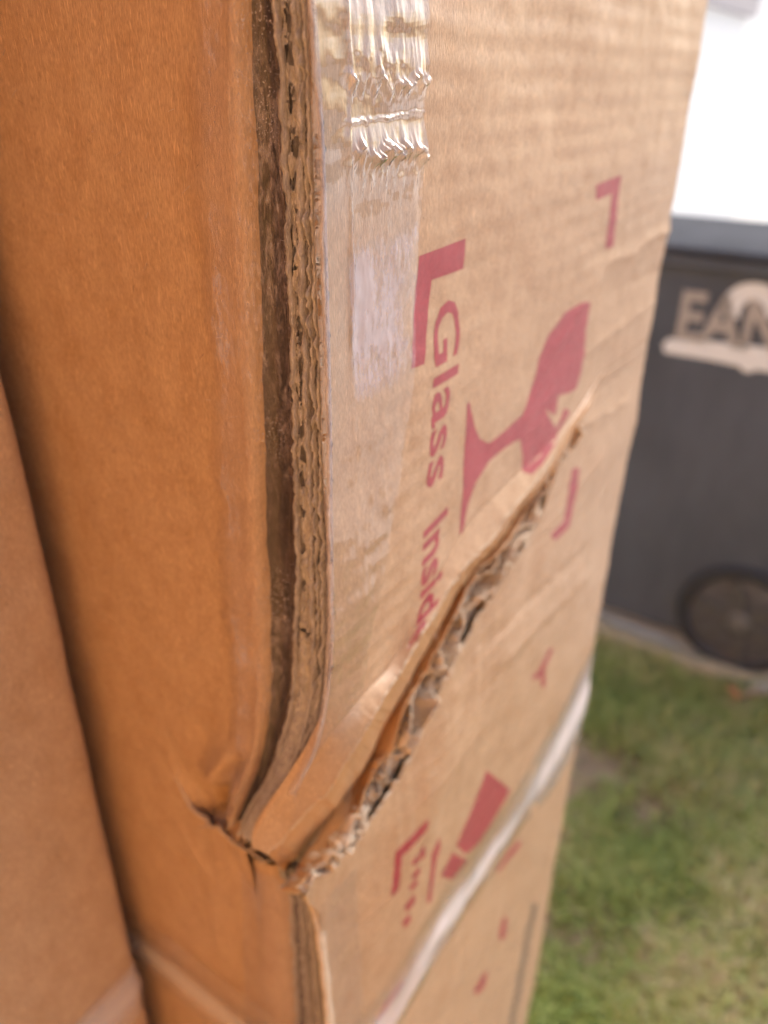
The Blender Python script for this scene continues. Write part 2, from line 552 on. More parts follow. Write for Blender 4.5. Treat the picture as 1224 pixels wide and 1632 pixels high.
# lower corner
L2_PX = [(398, 1354), (405, 1385), (409, 1450), (410, 1540), (411, 1632), (414, 1720)]
I2_PX = [(440, 1395), (452, 1430), (458, 1500), (462, 1560), (465, 1632), (470, 1720)]
O2_PX = [(488, 1425), (497, 1440), (508, 1480), (518, 1560), (525, 1632), (532, 1720)]
L2c, I2c, O2c = [np.array([PL(a, b, 0) for a, b in catmull(q, 60)])[::-1] for q in (L2_PX, I2_PX, O2_PX)]

# creases of the printed face: (pixel, pixel, height, width)
CREASES = [((1100, 346), (965, 425), 0.0013, 0.0035), ((965, 425), (880, 560), 0.0007, 0.004), ((1090, 420), (960, 470), -0.0009, 0.005),
           ((1040, 480), (940, 560), 0.0010, 0.004), ((1030, 560), (925, 650), -0.0008, 0.004), ((1000, 640), (905, 688), 0.0009, 0.0035),
           ((820, 545), (700, 640), 0.0004, 0.006), ((940, 868), (782, 1022), -0.0011, 0.0035), ((950, 900), (800, 1050), 0.0008, 0.005),
           ((905, 960), (740, 1130), -0.0006, 0.005), ((960, 720), (880, 830), 0.0006, 0.005), ((770, 1150), (640, 1330), 0.0006, 0.006),
           ((690, 1200), (600, 1320), -0.0006, 0.005), ((1050, 250), (760, 330), 0.0004, 0.006), ((880, 1150), (800, 1230), -0.0007, 0.006)]
CRL = [(PR(*a)[[0, 2]], PR(*b)[[0, 2]], h, w) for a, b, h, w in CREASES]


def d_common(x, z):
    """outward bulge of the printed face"""
    d = 0.00013 * np.sin(z * 2 * np.pi / 0.0085 + 0.6 * vnoise(x * 30, z * 20, 31)) * (0.6 + 0.5 * vnoise(x * 25, z * 25, 32))
    d = d + 0.0009 * fbm(x * 16, z * 22, 3, 33) + 0.00012 * fbm(x * 120, z * 160, 3, 34)
    d = d * ss(-0.02, 0.02, x)
    for a, b, h, w in CRL:
        ab = b - a; l = np.linalg.norm(ab); e = ab / l
        s = (x - a[0]) * e[0] + (z - a[1]) * e[1]
        q = -(x - a[0]) * e[1] + (z - a[1]) * e[0] + 0.0015 * vnoise(s * 90, s * 0 + h * 1e4, 41)
        d = d + h * np.exp(-np.abs(q / w)**1.4) * ss(-0.02, 0.015, s) * ss(-0.02, 0.015, l - s)
    return d


order = np.argsort(A_[:, 0])
XA = A_[order, 0]
for i in range(1, len(XA)):
    XA[i] = max(XA[i], XA[i - 1] + 1e-7)
STi = np.arange(NS)[order].astype(float)
x_tip, z_tip = SP[0, 0, 0], SP[0, 0, 2]
x_left = XA[0]
seam_z = PR(1026, 556)[2]


def curve_at(cur, x):
    """point of a tear curve whose crease (A) lies at x; right of the tip all curves share one seam"""
    s = np.interp(x, XA, STi)
    p = np.stack([np.interp(s, np.arange(NS), cur[:, k]) for k in range(3)], -1)
    t = np.clip((x - x_tip) / (W - x_tip), 0, 1)
    beyond = x > x_tip
    p[..., 0] = np.where(beyond, x, p[..., 0])
    p[..., 1] = np.where(beyond, 0, p[..., 1])
    p[..., 2] = np.where(beyond, z_tip + (seam_z - z_tip) * t, p[..., 2])
    return p


NU = 330
xu = np.concatenate([np.linspace(x_left, 0.03, 80)[:-1], np.linspace(0.03, W, NU - 79)])
Au, Bu = curve_at(A_, xu), curve_at(B_, xu)
rows = []
for t in np.linspace(0, 1, 12)[:-1]:                                   # lip up to the crease
    p = Bu * (1 - t) + Au * t
    p[:, 1] -= 0.0002 * math.sin(math.pi * t) * ss(0, 0.004, np.linalg.norm(Au - Bu, axis=1)) + d_common(p[:, 0], p[:, 2]) * (0.3 + 0.7 * t)
    rows.append(p)
zvis = 1.40
for t in np.concatenate([np.linspace(0, 1, 290)**1.15, 1 + np.linspace(0.02, 1, 25)]):
    zt = Au[:, 2] + (zvis - Au[:, 2]) * t if t <= 1 else np.full(len(xu), zvis + (TOP - zvis) * (t - 1))
    xo, yo = at_z(Oc, zt)
    k = 1 - ss(0.0, 0.055, xu - x_left)
    wA = 1 - ss(0, 0.035, zt - Au[:, 2])
    x = np.maximum(xu, 0) * (1 - wA) + xu * wA
    x = x + (xo - x) * k * (1 - wA) * (xu < 0.0) + np.where(xu >= 0, (xo * k) * (1 - wA), 0)
    base_y = np.maximum(yo, 0) * k
    y = base_y * (1 - wA) + Au[:, 1] * wA
    xx = np.where(xu < 0, xo + (xu - x_left) * 0.15 * (1 - wA) + (xu - xo) * wA, x)
    y = y - d_common(xx, zt) - 0.0004 * np.exp(-((zt - Au[:, 2]) / 0.002)**2) * -1
    rows.append(np.stack([xx, y, zt], 1))
UP = np.array(rows)
grid_obj("front_panel", UP, KRAFT, carton, out=(0, -1, 0))



def bvh_of(P):
    return BVHTree.FromPolygons([Vector(p) for p in P.reshape(-1, 3)], [tuple(q) for q in grid_faces(*P.shape[:2]).tolist()])


BV_UP = bvh_of(UP)


def front_y(bv, x, z, default):
    """y of the crumpled front at (x, z); default where there is no paper"""
    out = np.empty(len(x))
    for i in range(len(x)):
        h = bv.ray_cast(Vector((x[i], -0.1, z[i])), Vector((0, 1, 0)))[0]
        out[i] = h.y if h is not None else (default[i] if hasattr(default, '__len__') else default)
    return out


# ---- lower front panel
orderE = np.argsort(E_[:, 0])
XE = E_[orderE, 0].copy()
for i in range(1, len(XE)):
    XE[i] = max(XE[i], XE[i - 1] + 1e-7)


def edge_E(x):
    z = np.interp(x, XE, E_[orderE, 2]); y = np.interp(x, XE, E_[orderE, 1])
    t = np.clip((x - x_tip) / (W - x_tip), 0, 1)
    return np.where(x > x_tip, z_tip + (seam_z - z_tip) * t, z), np.where(x > x_tip, 0, y)


def y_lower(x, z):
    ze, ye = edge_E(x)
    yo = np.interp(z, O2c[:, 2], O2c[:, 1])
    k = 1 - ss(-0.005, 0.075, x)
    wE = 1 - ss(0.0, 0.07, ze - z)
    yb = np.maximum(yo, 0) * k - 0.0012 * ss(0, 0.04, ze - z) * (1 - ss(0.04, 0.16, ze - z)) * (1 - k)
    return yb * (1 - wE) + ye * wE - d_common(x, z) * ss(-0.002, 0.012, ze - z)


xl0 = XE[0]
xu2 = np.concatenate([np.linspace(xl0, 0.03, 60)[:-1], np.linspace(0.03, W, 220)])
ze, ye = edge_E(xu2)
rows = []
zl_vis = 0.62
for t in np.concatenate([np.linspace(0, 1, 300)**1.5, 1 + np.linspace(0.03, 1, 20)]):
    zt = ze + (zl_vis - ze) * t if t <= 1 else np.full(len(xu2), zl_vis * (2 - t) + 0.004 * (t - 1))
    xo = np.interp(zt, O2c[:, 2], O2c[:, 0])
    k = 1 - ss(xl0, 0.04, xu2)
    wE = 1 - ss(0, 0.03, ze - zt)
    x = xu2 * wE + (xu2 + (xo - xl0) * k) * (1 - wE)
    rows.append(np.stack([x, y_lower(x, zt), zt], 1))
LO = np.array(rows)
grid_obj("lower_front_panel", LO, KRAFT, carton, out=(0, -1, 0))
BV_LO = bvh_of(LO)

# rim of the lower panel's outer liner: a thin pale torn edge
rim = E_.copy()
t_ = np.linspace(0, 1, 5)
RM = []
for k, (dy, dz) in enumerate([(0.0, -0.0002), (-0.0004, 0.0004), (0.0002, 0.0009), (0.0010, 0.0005), (0.0016, -0.0008)]):
    q = rim.copy(); q[:, 1] += dy; q[:, 2] += dz + 0.0005 * vnoise(np.arange(NS) * 0.5, np.full(NS, k * 3.1), 44)
    RM.append(q)
grid_obj("torn_liner_edge", np.stack(RM, 1)[30:], TORN, carton)

# ---- inside of the tear: the folded inner liner, then the layers of the torn board
CD_ = np.array([[PR(r[2][0], r[2][1], r[2][2] - 0.034 * min(1, k / 6)) for k, r in enumerate(ST)]])[0]
SP2 = SP.copy(); SP2[:, 2] = CD_
SPs, SP = SP, SP2
CDEEP = by_station(2, NS)
SP = SPs
DL = np.array([PR(r[2][0] + 3 * min(1, k / 5) + 2 * min(1, max(0, k - 8)), r[2][1] + 2 * min(1, k / 5) + 2 * min(1, max(0, k - 8)), (r[3][2] - 0.0035) if k > 1 else 0.0) for k, r in enumerate(ST)])
SP2[:, 2] = DL
SP = SP2
D_ = by_station(2, NS)
SP = SPs
ii = np.arange(NS)
nb = 18
rows = []
for t in np.linspace(0, 1, nb):
    p = B_ * (1 - t) + CDEEP * t
    w = np.linalg.norm(B_ - CDEEP, axis=1)
    p[:, 1] -= 0.0030 * math.sin(math.pi * t**0.6) * ss(0.004, 0.02, w)
    p[:, 1] += 0.0007 * fbm(ii * 0.05, np.full(NS, t * 2), 3, 51) * math.sin(math.pi * t)
    rows.append(p)
grid_obj("inner_liner", np.stack(rows, 1), KRAFT_IN, carton)

IN = np.array([0, 0.007, -0.006])                     # into the carton and down


def layer(t, height, crumple, freq, seed, mat, name, curl=0.0):
    """one torn sheet of the board: its ragged upper edge runs along the tear"""
    base = D_ * (1 - t) + (E_ + np.array([0, 0.0008, -0.0004])) * t
    w = np.linalg.norm(E_ - D_, axis=1)
    env = ss(0.0, 0.010, w) * (1 + 0.55 * ss(NS * 0.5, NS * 0.75, ii) * (1 - ss(NS * 0.93, NS, ii)))
    n = 9
    rows = []
    top = height * (0.35 * fbm(ii * freq * 2.3, ii * 0, 4, seed) + 0.25 * vnoise(ii * 0.9, ii * 0, seed + 1))
    for q in np.linspace(0, 1, n):                     # q = 0 deep inside, 1 at the torn edge
        p = base + IN * (1 - q) * 1.1
        amp = crumple * (0.3 + 0.7 * q)
        p[:, 1] += env * amp * fbm(ii * freq, np.full(NS, q * 1.3), 3, seed + 5) - env * curl * q * q
        p[:, 2] += env * (top * q + 0.5 * amp * fbm(ii * freq * 1.3, np.full(NS, q * 1.7), 3, seed + 9))
        p[:, 0] += env * 0.6 * amp * fbm(ii * freq * 1.1, np.full(NS, q * 1.5), 2, seed + 13)
        rows.append(p)
    o = grid_obj(name, np.stack(rows, 1)[24:], mat, carton)
    md = o.modifiers.new("Solidify", 'SOLIDIFY'); md.thickness = 0.0008; md.offset = 0
    return np.stack(rows, 1)


layer(0.06, 0.0014, 0.0016, 0.035, 700, KRAFT_IN, "torn_liner", 0.0010)
layer(0.28, 0.0052, 0.0050, 0.050, 720, TORN, "torn_fluting", 0.0016)
layer(0.54, 0.0050, 0.0046, 0.060, 725, TORN, "torn_fluting", 0.0022)
layer(0.80, 0.0046, 0.0044, 0.042, 730, TORN, "torn_liner", -0.0012)
RB = []
for k, (dy, dz) in enumerate([(0.0001, 0.0004), (-0.0005, -0.0001), (-0.0002, -0.0007), (0.0010, -0.0010), (0.0022, 0.0004)]):
    q = B_.copy(); q[:, 1] += dy; q[:, 2] += dz + 0.0006 * fbm(ii * 0.45, np.full(NS, k * 3.1), 3, 46)
    RB.append(q)
grid_obj("torn_lip_edge", np.stack(RB, 1)[70:], TORN, carton)
nt_ = 20
rows = []
for j, t in enumerate(np.linspace(0, 1, nt_)):        # crushed bottom of the torn board
    p = D_ * (1 - t) + E_ * t + IN * 1.3 * (1 - 0.5 * t)
    env = math.sin(math.pi * t)**0.6 * open_
    p[:, 1] -= env * 0.0016 * fbm(ii * 0.04, np.full(NS, t * 4.2), 4, 61, 0.6)
    p[:, 2] += env * 0.0016 * fbm(ii * 0.05, np.full(NS, t * 5.0), 3, 63)
    rows.append(p)
TF = np.stack(rows, 1)
grid_obj("torn_board_core", TF, TORN, carton)

# curled scraps of torn fluting standing in the gap
def scrap(name, centre, along, length, width, curl, mat, seed):
    nl, nw = 12, 7
    a = along / np.linalg.norm(along)
    up = np.array([0, -0.55, 0.83]); up = up - a * np.dot(a, up); up /= np.linalg.norm(up)
    nrm = np.cross(a, up)
    P = np.zeros((nw, nl, 3))
    for j in range(nw):
        for i in range(nl):
            u = i / (nl - 1) - 0.5; w_ = j / (nw - 1)
            edge = 1 - 0.6 * abs(2 * u)**2.2 + 0.18 * float(vnoise(u * 7 + seed, 0.3, seed))
            ang = curl * w_
            h = width * edge * (math.sin(ang) / max(curl, 1e-3))
            o = width * edge * ((1 - math.cos(ang)) / max(curl, 1e-3))
            jit = 0.06 * width * float(vnoise(u * 9 + seed, w_ * 5, seed + 3))
            P[j, i] = centre + a * u * length + up * (h + jit) + nrm * (o + jit)
    o = grid_obj(name, P, mat, carton)
    md = o.modifiers.new("Solidify", 'SOLIDIFY'); md.thickness = 0.00045
    return o


for k in range(34):
    i = int(60 + (NS - 90) * (k + 0.5 * random.random()) / 34)
    t = random.choice((0.35, 0.55, 0.72, 0.86))
    j = min(nt_ - 1, int(t * nt_))
    c = TF[i, j] + np.array([0, 0.0004, -0.0006])
    al = TF[min(i + 12, NS - 1), j] - TF[max(i - 12, 0), j]
    gapw = np.linalg.norm(E_[i] - C_[i])
    ln = random.uniform(0.007, 0.017) * min(1, gapw / 0.012 + 0.25)
    scrap("torn_scrap", c, al + np.array([random.uniform(-.3, .3), random.uniform(-.3, .3), random.uniform(-.3, .3)]) * np.linalg.norm(al),
          ln, random.uniform(0.0040, 0.0085) * min(1, gapw / 0.014 + 0.2), random.uniform(0.5, 2.4), TORN if k % 4 else KRAFT_IN, 100 + k)

# ---- left panel, upper and lower, parted by the tear that runs round the corner
TL_PX = [(60, 1120), (130, 1163), (200, 1203), (250, 1228), (272, 1246), (286, 1276), (300, 1298), (322, 1316), (342, 1327), (356, 1340), (366, 1342), (384, 1346), (402, 1352)]
TLc = np.array([PL(a, b, 0.002) for a, b in catmull(TL_PX, 120)])[::-1]          # ascending y
tl_y, tl_z = TLc[:, 1], TLc[:, 2]


def tear_L(y):
    return np.interp(y, tl_y, tl_z) + 0.0022 * fbm(y * 260, y * 0, 4, 71, 0.6) * (1 - ss(0.06, 0.085, y))


LCRE = [((393, 1195), (348, 1285), -0.0062, 0.0040), ((378, 1192), (322, 1250), 0.0034, 0.0045), ((412, 1205), (376, 1300), 0.0028, 0.004), ((285, 1310), (335, 1400), 0.0009, 0.003), ((335, 1400), (350, 1520), 0.0007, 0.004),
        ((430, 1240), (375, 1335), 0.0016, 0.004), ((300, 1262), (318, 1296), -0.0022, 0.003), ((240, 1330), (330, 1390), -0.0006, 0.004)]
LCR = [(PL(*a)[1:], PL(*b)[1:], h, w) for a, b, h, w in LCRE]


def d_left(y, z):
    d = 0.00006 * np.sin(z * 2 * np.pi / 0.0085 + 0.8 * vnoise(y * 30, z * 20, 85)) + 0.0008 * fbm(y * 16, z * 14, 3, 81) + 0.00010 * fbm(y * 130, z * 110, 3, 82)
    for a, b, h, w in LCR:
        ab = b - a; l = np.linalg.norm(ab); e = ab / l
        s = (y - a[0]) * e[0] + (z - a[1]) * e[1]; q = -(y - a[0]) * e[1] + (z - a[1]) * e[0]
        d = d + h * np.exp(-np.abs(q / w)**1.5) * ss(-0.006, 0.006, s) * ss(-0.006, 0.006, l - s)
    return d


def d_left_up(y, z):
    near = (1 - ss(0.04, 0.082, y)) * (1 - ss(0.0, 0.055, z - tear_L(y)))
    xl, yl = at_z(LPc, z)
    bulge = 0.0005 * np.exp(-((y - yl - 0.007) / 0.004)**2) * (0.7 + 0.5 * vnoise(z * 60, y * 0, 83))
    fold = (-xl) * (1 - ss(0.0, 0.028, y - yl))
    dent = ss(0.032, 0.044, y) * (1 - ss(0.062, 0.090, y)) * (1 - ss(0.004, 0.040, z - tear_L(y)))
    return d_left(y, z) + (1 - ss(0.036, 0.05, y)) * 0.004 * near - 0.016 * dent * (0.8 + 0.5 * vnoise(y * 170, z * 110, 84)) + bulge + fold


NYL = 260
rows = []
yend = DEPTH
us = np.concatenate([np.linspace(0, 0.34, 200)[:-1], np.linspace(0.34, 1, 61)])
tl_rows = np.concatenate([np.linspace(0, 1, 300)**1.2, 1 + np.linspace(0.04, 1, 14)])
yl0 = at_z(LPc, TLc[0, 2] + 0.004)[1]
for t in tl_rows:
    y_b = tl_y[0] + us * (yend - tl_y[0])
    zb = tear_L(y_b) - 0.007 * (1 - ss(0.07, 0.09, y_b))
    zt = zb + (1.40 - zb) * t if t <= 1 else np.full(len(us), 1.40 + (TOP - 1.40) * (t - 1))
    y_s = at_z(LPc, zt)[1]
    y = y_s + us * (yend - y_s)
    w = 1 - ss(0, 0.02, zt - zb)
    y = y * (1 - w) + np.maximum(y_b, y_s * 0 + tl_y[0]) * w
    rows.append(np.stack([-d_left_up(y, zt), y, zt], 1))
LUP = np.array(rows)
grid_obj("left_panel", LUP, KRAFT, carton, out=(-1, 0, 0))
BV_LUP = bvh_of(LUP)

rows = []
for t in np.concatenate([np.linspace(0, 1, 170), 1 + np.linspace(0.05, 1, 14)]):
    y_b = np.interp(us, [0, 1], [L2c[-1, 1], yend])
    zb = tear_L(y_b)
    zt = zb + (0.75 - zb) * t if t <= 1 else np.full(len(us), 0.75 * (2 - t) + 0.004 * (t - 1))
    y_s = np.interp(zt, L2c[:, 2], L2c[:, 1])
    y = y_s + us * (yend - y_s)
    near = (1 - ss(0.04, 0.088, y)) * (1 - ss(-0.002, 0.05, zb - zt))
    rows.append(np.stack([-(d_left(y, zt) + 0.0022 * near * (0.8 + 0.6 * vnoise(y * 220, zt * 60, 86))), y, zt], 1))
LLO = np.array(rows)
grid_obj("lower_left_panel", LLO, KRAFT, carton, out=(-1, 0, 0))
le = LLO[0, :120]
jj = np.arange(len(le))
grid_obj("torn_liner_edge", np.stack([le + np.array([0.0, 0, 0]), le + np.array([0.0003, 0, 0.0007]) + np.outer(vnoise(jj * 0.7, jj * 0, 87), [0, 0, 0.0005]), le + np.array([0.0018, 0, 0.0004]), le + np.array([0.0026, 0, -0.003])], 1), TORN, carton)
BV_LLO = bvh_of(LLO)

# ---- the remaining sides of the carton
def panel_box(name, x0, x1, y0, y1, z0, z1):
    v, f = box_verts(x0, x1, y0, y1, z0, z1)
    return mesh_obj(name, v, f, KRAFT, carton)


panel_box("side_panel", W - 0.0035, W + 0.0035, 0.0015, DEPTH, 0.003, TOP)
panel_box("rear_panel", 0.002, W, DEPTH - 0.002, DEPTH + 0.004, 0.003, TOP)
panel_box("top_flap", 0.0, W, 0.0, DEPTH, TOP - 0.001, TOP + 0.006)
panel_box("bottom_flap", 0.004, W - 0.004, 0.012, DEPTH - 0.004, 0.001, 0.008)

# ---- the crushed corner: fold of the left panel, cut liners and the fluting between them
ZT = np.linspace(0, 1, 700)
z_top_c = TOP
zc_lo = Oc[0, 2] + 0.0005
zz = np.concatenate([zc_lo + (1.40 - zc_lo) * np.linspace(0, 1, 640), np.linspace(1.40, TOP, 30)[1:]])
xL, yL = at_z(LPc, zz); xI, yI = at_z(Ic, zz); xM, yM = at_z(Mc, zz); xO, yO = at_z(Oc, zz)

cols = []
for t, dx in ((0.0, 0.0), (0.06, -0.0003), (0.12, 0.0001), (0.18, 0.0010), (0.24, 0.0032), (0.30, 0.0080)):
    y = yL * (1 - t) + yI * t; x = xL * (1 - t) + xI * t + dx
    if t == 0.0:
        x = x - d_left_up(yL + 1e-4, zz) - xL
    n = 0.0006 * fbm(zz * 90, np.full(len(zz), t * 5), 3, 91) * (0 if t in (0.0, 1.0) else 1)
    cols.append(np.stack([x + n, y, zz], 1))
grid_obj("corner_fold", np.stack(cols, 1), KRAFT, carton, flip=True)
# the gap from that fold to the cut edge, its deep shade painted dark
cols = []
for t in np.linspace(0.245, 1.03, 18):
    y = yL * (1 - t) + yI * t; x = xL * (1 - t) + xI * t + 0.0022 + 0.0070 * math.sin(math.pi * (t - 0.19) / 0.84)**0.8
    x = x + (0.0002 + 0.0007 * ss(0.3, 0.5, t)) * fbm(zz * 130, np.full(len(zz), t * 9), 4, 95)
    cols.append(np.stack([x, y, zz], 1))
grid_obj("corner_gap", np.stack(cols, 1), GAP_SHADE, carton, flip=True)


def liner(name, yl, xl, th, rag_amp, seed, mat=EDGE, depth=0.02):
    r = xl + rag_amp * (0.6 + fbm(zz * 420, zz * 0 + seed, 4, seed)) + 0.0002
    wob = 0.0005 * fbm(zz * 120, zz * 0, 3, seed + 1)
    c = [(0.0 + depth, -th), (None, -th), (None, th), (depth, th)]
    cols = []
    for dx, dy in c:
        x = r if dx is None else xl + dx
        cols.append(np.stack([x, yl + dy + wob + (0 if dx is None else 0.2 * depth), zz], 1))
    return grid_obj(name, np.stack(cols, 1), mat, carton, smooth=False)


yP = yO + 0.0016
liner("edge_liner", yI, xI, 0.00050, 0.0005, 201)
liner("edge_liner", yM, xM, 0.00055, 0.0005, 211)
liner("edge_liner", yM * 0.70 + yP * 0.30, xM * 0.7 + xO * 0.3, 0.00030, 0.0009, 231)
liner("edge_liner", yM * 0.36 + yP * 0.64, xM * 0.36 + xO * 0.64, 0.00038, 0.0006, 236)
liner("edge_liner", yO + 0.0006, xO, 0.00045, 0.0004, 221, depth=0.0012)


def fluting(name, ya, yb, xl, holes, layers, rough_amp, seed, depth0=0.0008, ncol=22, mat=FLUTE):
    """crushed fluting seen end on: a fibrous face in thin layers, with open holes where a flute has kept its shape"""
    t = np.linspace(0.0, 1.0, ncol)
    zg, tg = np.meshgrid(zz, t, indexing='ij')
    wob = 0.05 * fbm(zg * 70, tg * 0, 3, seed)
    rid = np.abs(((tg + wob) * layers) % 1.0 - 0.5) * 2
    x = xl[:, None] + depth0 + 0.0016 * rid**2 + rough_amp * fbm(zg * 380, tg * 6, 4, seed + 2, 0.6)
    y = ya[:, None] * (1 - tg) + yb[:, None] * tg
    P = np.stack([x, y, zg], 2)
    F4 = grid_faces(*P.shape[:2])
    if holes:
        cz = zg.ravel()[F4].mean(1); ct = tg.ravel()[F4].mean(1)
        keep = np.ones(len(F4), bool)
        for hz_, ht, rz, rt in holes:
            n = 0.8 * fbm(cz * 1100, ct * 7, 3, seed + 5)
            keep &= ((cz - hz_) / rz)**2 + ((ct - ht) / rt)**2 > 1 + n
        F4 = F4[keep]
    return mesh_obj(name, P.reshape(-1, 3), F4, mat, carton, True)


HOLE_PX = [(447, -40), (448, 28), (453, 85), (455, 155), (459, 232), (458, 288), (464, 355), (463, 412), (467, 480), (469, 530), (471, 585), (472, 628), (476, 690), (478, 722), (480, 765), (482, 820), (483, 880), (482, 935), (478, 1010)]
holes = []
for a, b in HOLE_PX:
    p = PL(a, b)
    yi_, ym_ = at_z(Ic, p[2])[1], at_z(Mc, p[2])[1]
    holes.append((p[2], 0.30 + 0.35 * random.random(), random.uniform(0.0013, 0.0042), random.uniform(0.13, 0.36)))
fluting("edge_fluting", yI, yM, xI, holes, 1.0, 0.0007, 241, 0.0012, 36, EDGE)
fluting("edge_fluting", yM, yM * 0.70 + yP * 0.30, xM, None, 1.0, 0.0008, 251, 0.0022)
fluting("edge_fluting", yM * 0.70 + yP * 0.30, yM * 0.36 + yP * 0.64, xM, None, 1.0, 0.0008, 256, 0.0026)
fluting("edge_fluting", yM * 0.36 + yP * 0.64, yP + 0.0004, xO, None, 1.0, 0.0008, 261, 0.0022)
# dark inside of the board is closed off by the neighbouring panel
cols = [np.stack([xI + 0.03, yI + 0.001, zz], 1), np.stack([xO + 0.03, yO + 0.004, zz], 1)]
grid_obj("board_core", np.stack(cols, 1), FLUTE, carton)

# lower corner, same make
z2 = np.linspace(0.004, L2c[-1, 2] - 0.002, 420)


def at2(line):
    return np.interp(z2, line[:, 2], line[:, 1])


yL2, yI2, yO2 = at2(L2c), at2(I2c), at2(O2c)
cols = []
for t, dx in ((0, 0.0), (0.2, -0.0012), (0.45, -0.0016), (0.7, -0.0008), (0.9, 0.0008), (1.0, 0.004)):
    cols.append(np.stack([dx + 0.0006 * fbm(z2 * 60, np.full(len(z2), t * 4), 3, 301) * math.sin(math.pi * t) - (0 if t else 1) * d_left(yL2, z2), yL2 * (1 - t) + yI2 * t, z2], 1))
grid_obj("lower_corner_fold", np.stack(cols, 1), KRAFT, carton, flip=True)
zsave, zz = zz, z2
x0_ = np.zeros(len(z2))
zk = z2 < O2c[-1, 2] - 0.001
yO2p = yO2 + 0.0018
for fr, sd_ in ((0.03, 311), (0.35, 321), (0.66, 331), (0.97, 341)):
    liner("edge_liner", yI2 * (1 - fr) + yO2p * fr, x0_ + 0.0015 * (1 - fr) + 0.0004, 0.0004, 0.0012, sd_)
for f0, f1, sd_ in ((0.03, 0.35, 351), (0.35, 0.66, 361), (0.66, 0.97, 371)):
    fluting("edge_fluting", yI2 * (1 - f0) + yO2p * f0, yI2 * (1 - f1) + yO2p * f1, x0_ + 0.001, None, 1.6, 0.0009, sd_, 0.0030, 18, GAP_SHADE if sd_ == 351 else FLUTE)  # first filler takes the dark colour that paints the gap's shade
zz = zsave

# lifted, pale edge of the lower panel's outer liner
ob = O2c[O2c[:, 2] > 0.55][::-1]
ob = catmull(ob, 160)
jj = np.arange(160)
cols = []
for k, (dx, dy) in enumerate(((0.0030, -0.0004), (0.0006, -0.0010), (-0.0016, -0.0002), (-0.0020, 0.0006), (-0.0004, 0.0012))):
    q = ob.copy(); q[:, 0] += dx + 0.0005 * fbm(jj * 0.12, np.full(160, k * 2.0), 3, 381); q[:, 1] += dy
    cols.append(q)
grid_obj("lifted_liner", np.stack(cols, 1), TORN, carton)

# pale crushed tip where the two tears meet under the corner
for k, (px, py, d, ln, wd) in enumerate([(408, 1362, 0.002, 0.009, 0.005), (428, 1372, 0.0, 0.008, 0.005), (385, 1350, 0.003, 0.008, 0.003), (418, 1350, 0.0, 0.010, 0.006), (440, 1352, -0.002, 0.012, 0.005),
                                        (330, 1318, 0.003, 0.006, 0.003), (470, 1310, -0.004, 0.012, 0.004), (505, 1262, -0.004, 0.010, 0.004)]):
    scrap("torn_scrap", PL(px, py, d), np.array([0.2, -0.8, 0.5 if k % 2 else -0.4]), ln, wd, 1.2, TORN, 500 + k)

# ---- packing tape down the corner
LRS = []
zt_rows = np.concatenate([np.linspace(zc_lo + 0.004, 1.288, 400)[:-1], np.linspace(1.288, 1.350, 420)[:-1], np.linspace(1.350, 1.40, 40), np.linspace(1.40, TOP, 20)[1:]])
xL, yL = at_z(LPc, zt_rows); xI, yI = at_z(Ic, zt_rows); xM, yM = at_z(Mc, zt_rows); xO, yO = at_z(Oc, zt_rows)
zA0 = float(A_[-1, 2])
prof = []
hz = []
nz = len(zt_rows)
lim = np.interp(zt_rows, [zc_lo, 1.10, 1.15, 1.20, 1.24, 1.6], [0.010, 0.013, 0.02, 0.035, 0.044, 0.0495])


def bot_fade(x):
    return x


lap = 0.012 + 0.003 * fbm(zt_rows * 55, zt_rows * 0, 3, 401)
for q in np.linspace(1, 0, 5):                                            # on the left panel
    y = yL + lap * q
    x = -d_left_up(y, zt_rows) - 0.0004 - 0.0005 * math.sin(math.pi * q)
    prof.append(np.stack([x, y, zt_rows], 1)); hz.append(0.20 + 0.18 * (1 - abs(2 * q - 1)) + 0.24 * fbm(zt_rows * 70, zt_rows * 0 + q * 2, 3, 403))
for t, dx in ((0.15, -0.0012), (0.32, 0.0004), (0.5, 0.0036), (0.7, 0.0042), (0.86, 0.0024), (0.97, -0.0002)):   # bridging the fold
    y = yL * (1 - t) + yI * t; x = xL * (1 - t) + xI * t + dx + 0.0005 * fbm(zt_rows * 70, np.full(nz, t * 4), 3, 405)
    prof.append(np.stack([x, y, zt_rows], 1)); hz.append(0.30 + 0.10 * fbm(zt_rows * 30, np.full(nz, t), 2, 406))
for t in (0.15, 0.4, 0.65, 0.9):                                          # over the cut edge
    y = yI * (1 - t) + yO * t; x = xI * (1 - t) + xO * t - 0.0009 + 0.0004 * fbm(zt_rows * 80, np.full(nz, t * 5), 3, 407)
    low = 1 - ss(1.07, 1.17, zt_rows)
    prof.append(np.stack([x, y, zt_rows], 1)); hz.append(0.08 + 0.30 * low + 0.1 * fbm(zt_rows * 40, np.full(nz, t), 2, 408))
prof.append(np.stack([xO - 0.0012, yO - 0.0002, zt_rows], 1)); hz.append(np.full(nz, 0.30))
prof.append(np.stack([xO - 0.0003, yO - 0.0013, zt_rows], 1)); hz.append(np.full(nz, 0.25))


def z_of(py, px=600):
    return float(PR(px, py)[2])


z110, z128, z188, z242, z320, z410, z660 = [z_of(q) for q in (112, 130, 186, 243, 320, 410, 660)]


